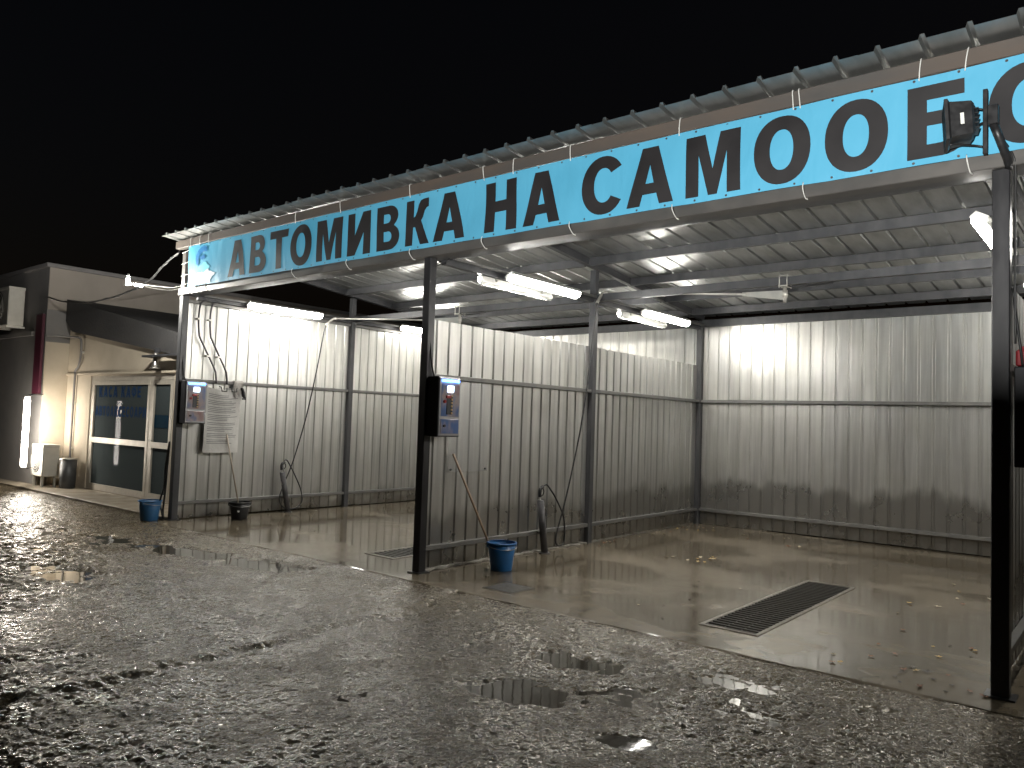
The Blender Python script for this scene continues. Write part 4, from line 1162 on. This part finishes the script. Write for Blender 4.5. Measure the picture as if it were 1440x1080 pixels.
def ac_unit(x0, x1, y0, y1, z0, z1, label, legs):
    t = thing('air_conditioner', ((x0 + x1) / 2, (y0 + y1) / 2, z0 - (.2 if legs else 0)), label, 'air conditioner', None)
    b = MB(); b.box((x0, y0, z0), (x1, y1, z1), .012); part('casing', b, 'ac_white', t)
    cx, cz, r = x0 + (x1 - x0) * .42, (z0 + z1) / 2, min(z1 - z0, x1 - x0) * .42
    b = MB(); b.tube([(cx, y0 - .006, cz), (cx, y0 + .004, cz)], r, 22); g = part('fan_opening', b, 'ac_fan', t)
    for k in range(4):
        b = MB(); rr = r * (.25 + .22 * k)
        pts = [(cx + rr * math.cos(a * math.pi / 10), y0 - .012, cz + rr * math.sin(a * math.pi / 10)) for a in range(21)]
        b.tube(pts, .004, 5, False); part('guard_ring', b, 'ac_white', g)
    b = MB(); b.box((x0 - .004, y0 - .004, z1 - .05), (x1 + .004, y1 + .004, z1 + .008), .004); part('top_cover', b, 'ac_white', t)
    if legs:
        for xx in (x0 + .06, x1 - .10):
            for yy in (y0 + .02, y1 - .06):
                b = MB(); b.box((xx, yy, .045), (xx + .04, yy + .04, z0)); part('leg', b, 'zinc', t)
    else:
        for xx in (x0 + .1, x1 - .14):
            b = MB(); b.box((xx, y0 + .02, z0 - .04), (xx + .04, YF, z0)); part('bracket', b, 'zinc', t)
    return t
ac_unit(-5.92, -5.36, .16, .46, .25, .86, 'pale outdoor air conditioner unit on legs beside the office bin', True)
ac_unit(-8.05, -7.05, -.06, .24, 3.25, 4.05, 'outdoor air conditioner unit mounted high on the old grey facade', False)

t = thing('litter_bin', (-5.08, .52, .045), 'dark metal litter bin standing between air conditioner and office door', 'bin')
b = MB(); b.lathe([(.125, 0), (.14, .02), (.15, .55), (.146, .55), (.135, .03), (.002, .025)], (-5.08, .52, .045), 18); part('body', b, 'bin_grey', t)
b = MB(); b.lathe([(.155, .55), (.16, .57), (.10, .585), (.10, .575), (.148, .555)], (-5.08, .52, .045), 18, False); part('lid', b, 'handle_metal', t)

t = thing('red_sign', (-6.2, .22, 1.85), 'tall narrow dark red sign board on the corner of the old building', 'sign')
b = MB(); b.box((-6.36, .235, 1.85), (-6.03, .292, 3.45), .006); part('board', b, 'red_sign', t)
b = MB(); b.box((-6.375, .232, 1.83), (-6.015, .294, 1.849)); b.box((-6.375, .232, 3.451), (-6.015, .294, 3.47)); part('edge_strip', b, 'cabinet_dark', t)

# ------------------------------------------------------------------ added lamp, out of view behind the camera, to light the banner
FLP = Vector((11.4, -9.4, .75))
t = thing('added_banner_lamp', (FLP.x, FLP.y, -.03), 'added out of view lamp on a short stand to light the banner', 'floodlight')
b = MB(); b.tube([(FLP.x, FLP.y, -.05), (FLP.x, FLP.y, .62)], .03, 10); part('stand', b, 'galv_pole', t)
b = MB(); b.box((FLP.x - .2, FLP.y - .2, -.05), (FLP.x + .2, FLP.y + .2, -.01), .01); part('base', b, 'galv_pole', t)
fd = (Vector((5.6, 0, 4.0)) - FLP).normalized(); fs = fd.cross(Vector((0, 0, 1))).normalized(); fu = fs.cross(fd)
b = MB(); b.beam(FLP - fd * .09, FLP - fd * .01, .34, .26, fu); part('head', b, 'cabinet_dark', t)
b = MB(); b.poly([FLP - fd * .005 + fs * sx * .15 + fu * sz * .11 for sx, sz in ((-1,-1),(1,-1),(1,1),(-1,1))]); part('lens', b, 'white_plastic', t)
ld = bpy.data.lights.new('added_banner_beam', 'SPOT'); ld.energy = 1500; ld.color = (1.0, .985, .95); ld.spot_size = R(70); ld.spot_blend = .5; ld.shadow_soft_size = .02  # spot of the added lamp, brightens banner and canopy edge
lo = bpy.data.objects.new('added_banner_beam', ld); COL.objects.link(lo)
lo.location = FLP + fd * .03
hz = Vector((fd.x, fd.y, 0)).normalized(); q = lo.location + hz * .36 + Vector((0, 0, .36 * math.tan(R(10.0))))
b = MB(); b.beam(q - fs * .5 - Vector((0, 0, .16)), q + fs * .5 - Vector((0, 0, .16)), .012, .32); part('beam_cutoff_plate', b, 'cabinet_dark', t)  # unseen plate added to keep the beam off wall and lower post
b = MB(); b.tube([FLP + fs * .15 - fd * .02, q + fs * .3 - Vector((0, 0, .2))], .012, 6); b.tube([FLP - fs * .15 - fd * .02, q - fs * .3 - Vector((0, 0, .2))], .012, 6); part('stay', b, 'cabinet_dark', t)
lo.rotation_euler = fd.to_track_quat('-Z', 'Y').to_euler()

# ------------------------------------------------------------------ fallen leaves
def leaf_mesh(seed):
    r = random.Random(seed); bm = bmesh.new(); n = 10
    ring = []
    for k in range(n):
        a = 2 * math.pi * k / n; q = (1.0 if k % 2 == 0 else .55) * r.uniform(.8, 1.15)
        ring.append(bm.verts.new((.036 * q * math.cos(a), .027 * q * math.sin(a), .004 + r.uniform(0, .012) * q)))
    c = bm.verts.new((0, 0, .004))
    for k in range(n): bm.faces.new((c, ring[k], ring[(k+1) % n]))
    me = bpy.data.meshes.new('fallen_leaf'); bm.to_mesh(me); bm.free(); return me
LM = {}
for mname in ('leaf_yellow', 'leaf_pale', 'leaf_brown', 'leaf_dark'):
    for s in range(2):
        me = leaf_mesh(rnd.random()); me.materials.append(MAT[mname]); LM[(mname, s)] = me
LAB = {'leaf_yellow': 'small fallen yellow leaf', 'leaf_pale': 'small fallen pale tan leaf', 'leaf_brown': 'small fallen reddish brown leaf', 'leaf_dark': 'small dark rotting leaf scrap'}
def leaf(x, y, m, s=1.0, z=.002, where='on the wet floor'):
    o = bpy.data.objects.new('fallen_leaf', LM[(m, rnd.randrange(2))]); COL.objects.link(o)
    o.location = (x, y, z); o.rotation_euler = (rnd.uniform(-.15, .15), rnd.uniform(-.15, .15), rnd.uniform(0, 6.28)); o.scale = (s, s, s)
    tag(o, LAB[m] + ' ' + where, 'leaf', 'fallen ' + m[5:] + ' leaves ' + where)
def scatter(n, x0, x1, y0, y1, ms, s0=.6, s1=1.2, where=''):
    for _ in range(n): leaf(rnd.uniform(x0, x1), rnd.uniform(y0, y1), rnd.choice(ms), rnd.uniform(s0, s1), where=where)
scatter(11, 6.35, 6.95, 3.0, 3.5, ['leaf_yellow', 'leaf_yellow', 'leaf_pale'], .7, 1.3, 'in the cluster between hose wall and drain grate')
scatter(16, 5.25, 5.75, 5.6, 6.4, ['leaf_brown', 'leaf_pale', 'leaf_dark', 'leaf_yellow'], .6, 1.2, 'piled in the corner where hose wall meets back wall')
scatter(12, 5.22, 5.42, 2.3, 5.5, ['leaf_pale', 'leaf_brown', 'leaf_pale'], .6, 1.2, 'along the foot of the hose wall')
scatter(9, 6.0, 8.0, 5.2, 6.3, ['leaf_pale', 'leaf_brown'], .6, 1.2, 'scattered before the stained back wall')
scatter(9, 9.2, 10.2, 2.4, 4.0, ['leaf_pale', 'leaf_yellow', 'leaf_brown'], .6, 1.2, 'between drain grate and floodlight post wall')
scatter(16, 9.3, 10.25, .0, 1.4, ['leaf_dark', 'leaf_brown', 'leaf_pale', 'leaf_yellow'], .5, 1.0, 'on the slab near the floodlight post')
scatter(14, 9.7, 10.28, -.22, .35, ['leaf_dark', 'leaf_dark', 'leaf_brown'], .5, 1.1, 'gathered at the floodlight post foot')
scatter(8, 7.0, 9.4, -.1, 2.2, ['leaf_pale', 'leaf_dark'], .4, .7, 'beside the drain grate')
scatter(6, 2.0, 5.0, 1.0, 4.5, ['leaf_pale', 'leaf_dark'], .5, .9, 'on the floor of the notice bay')
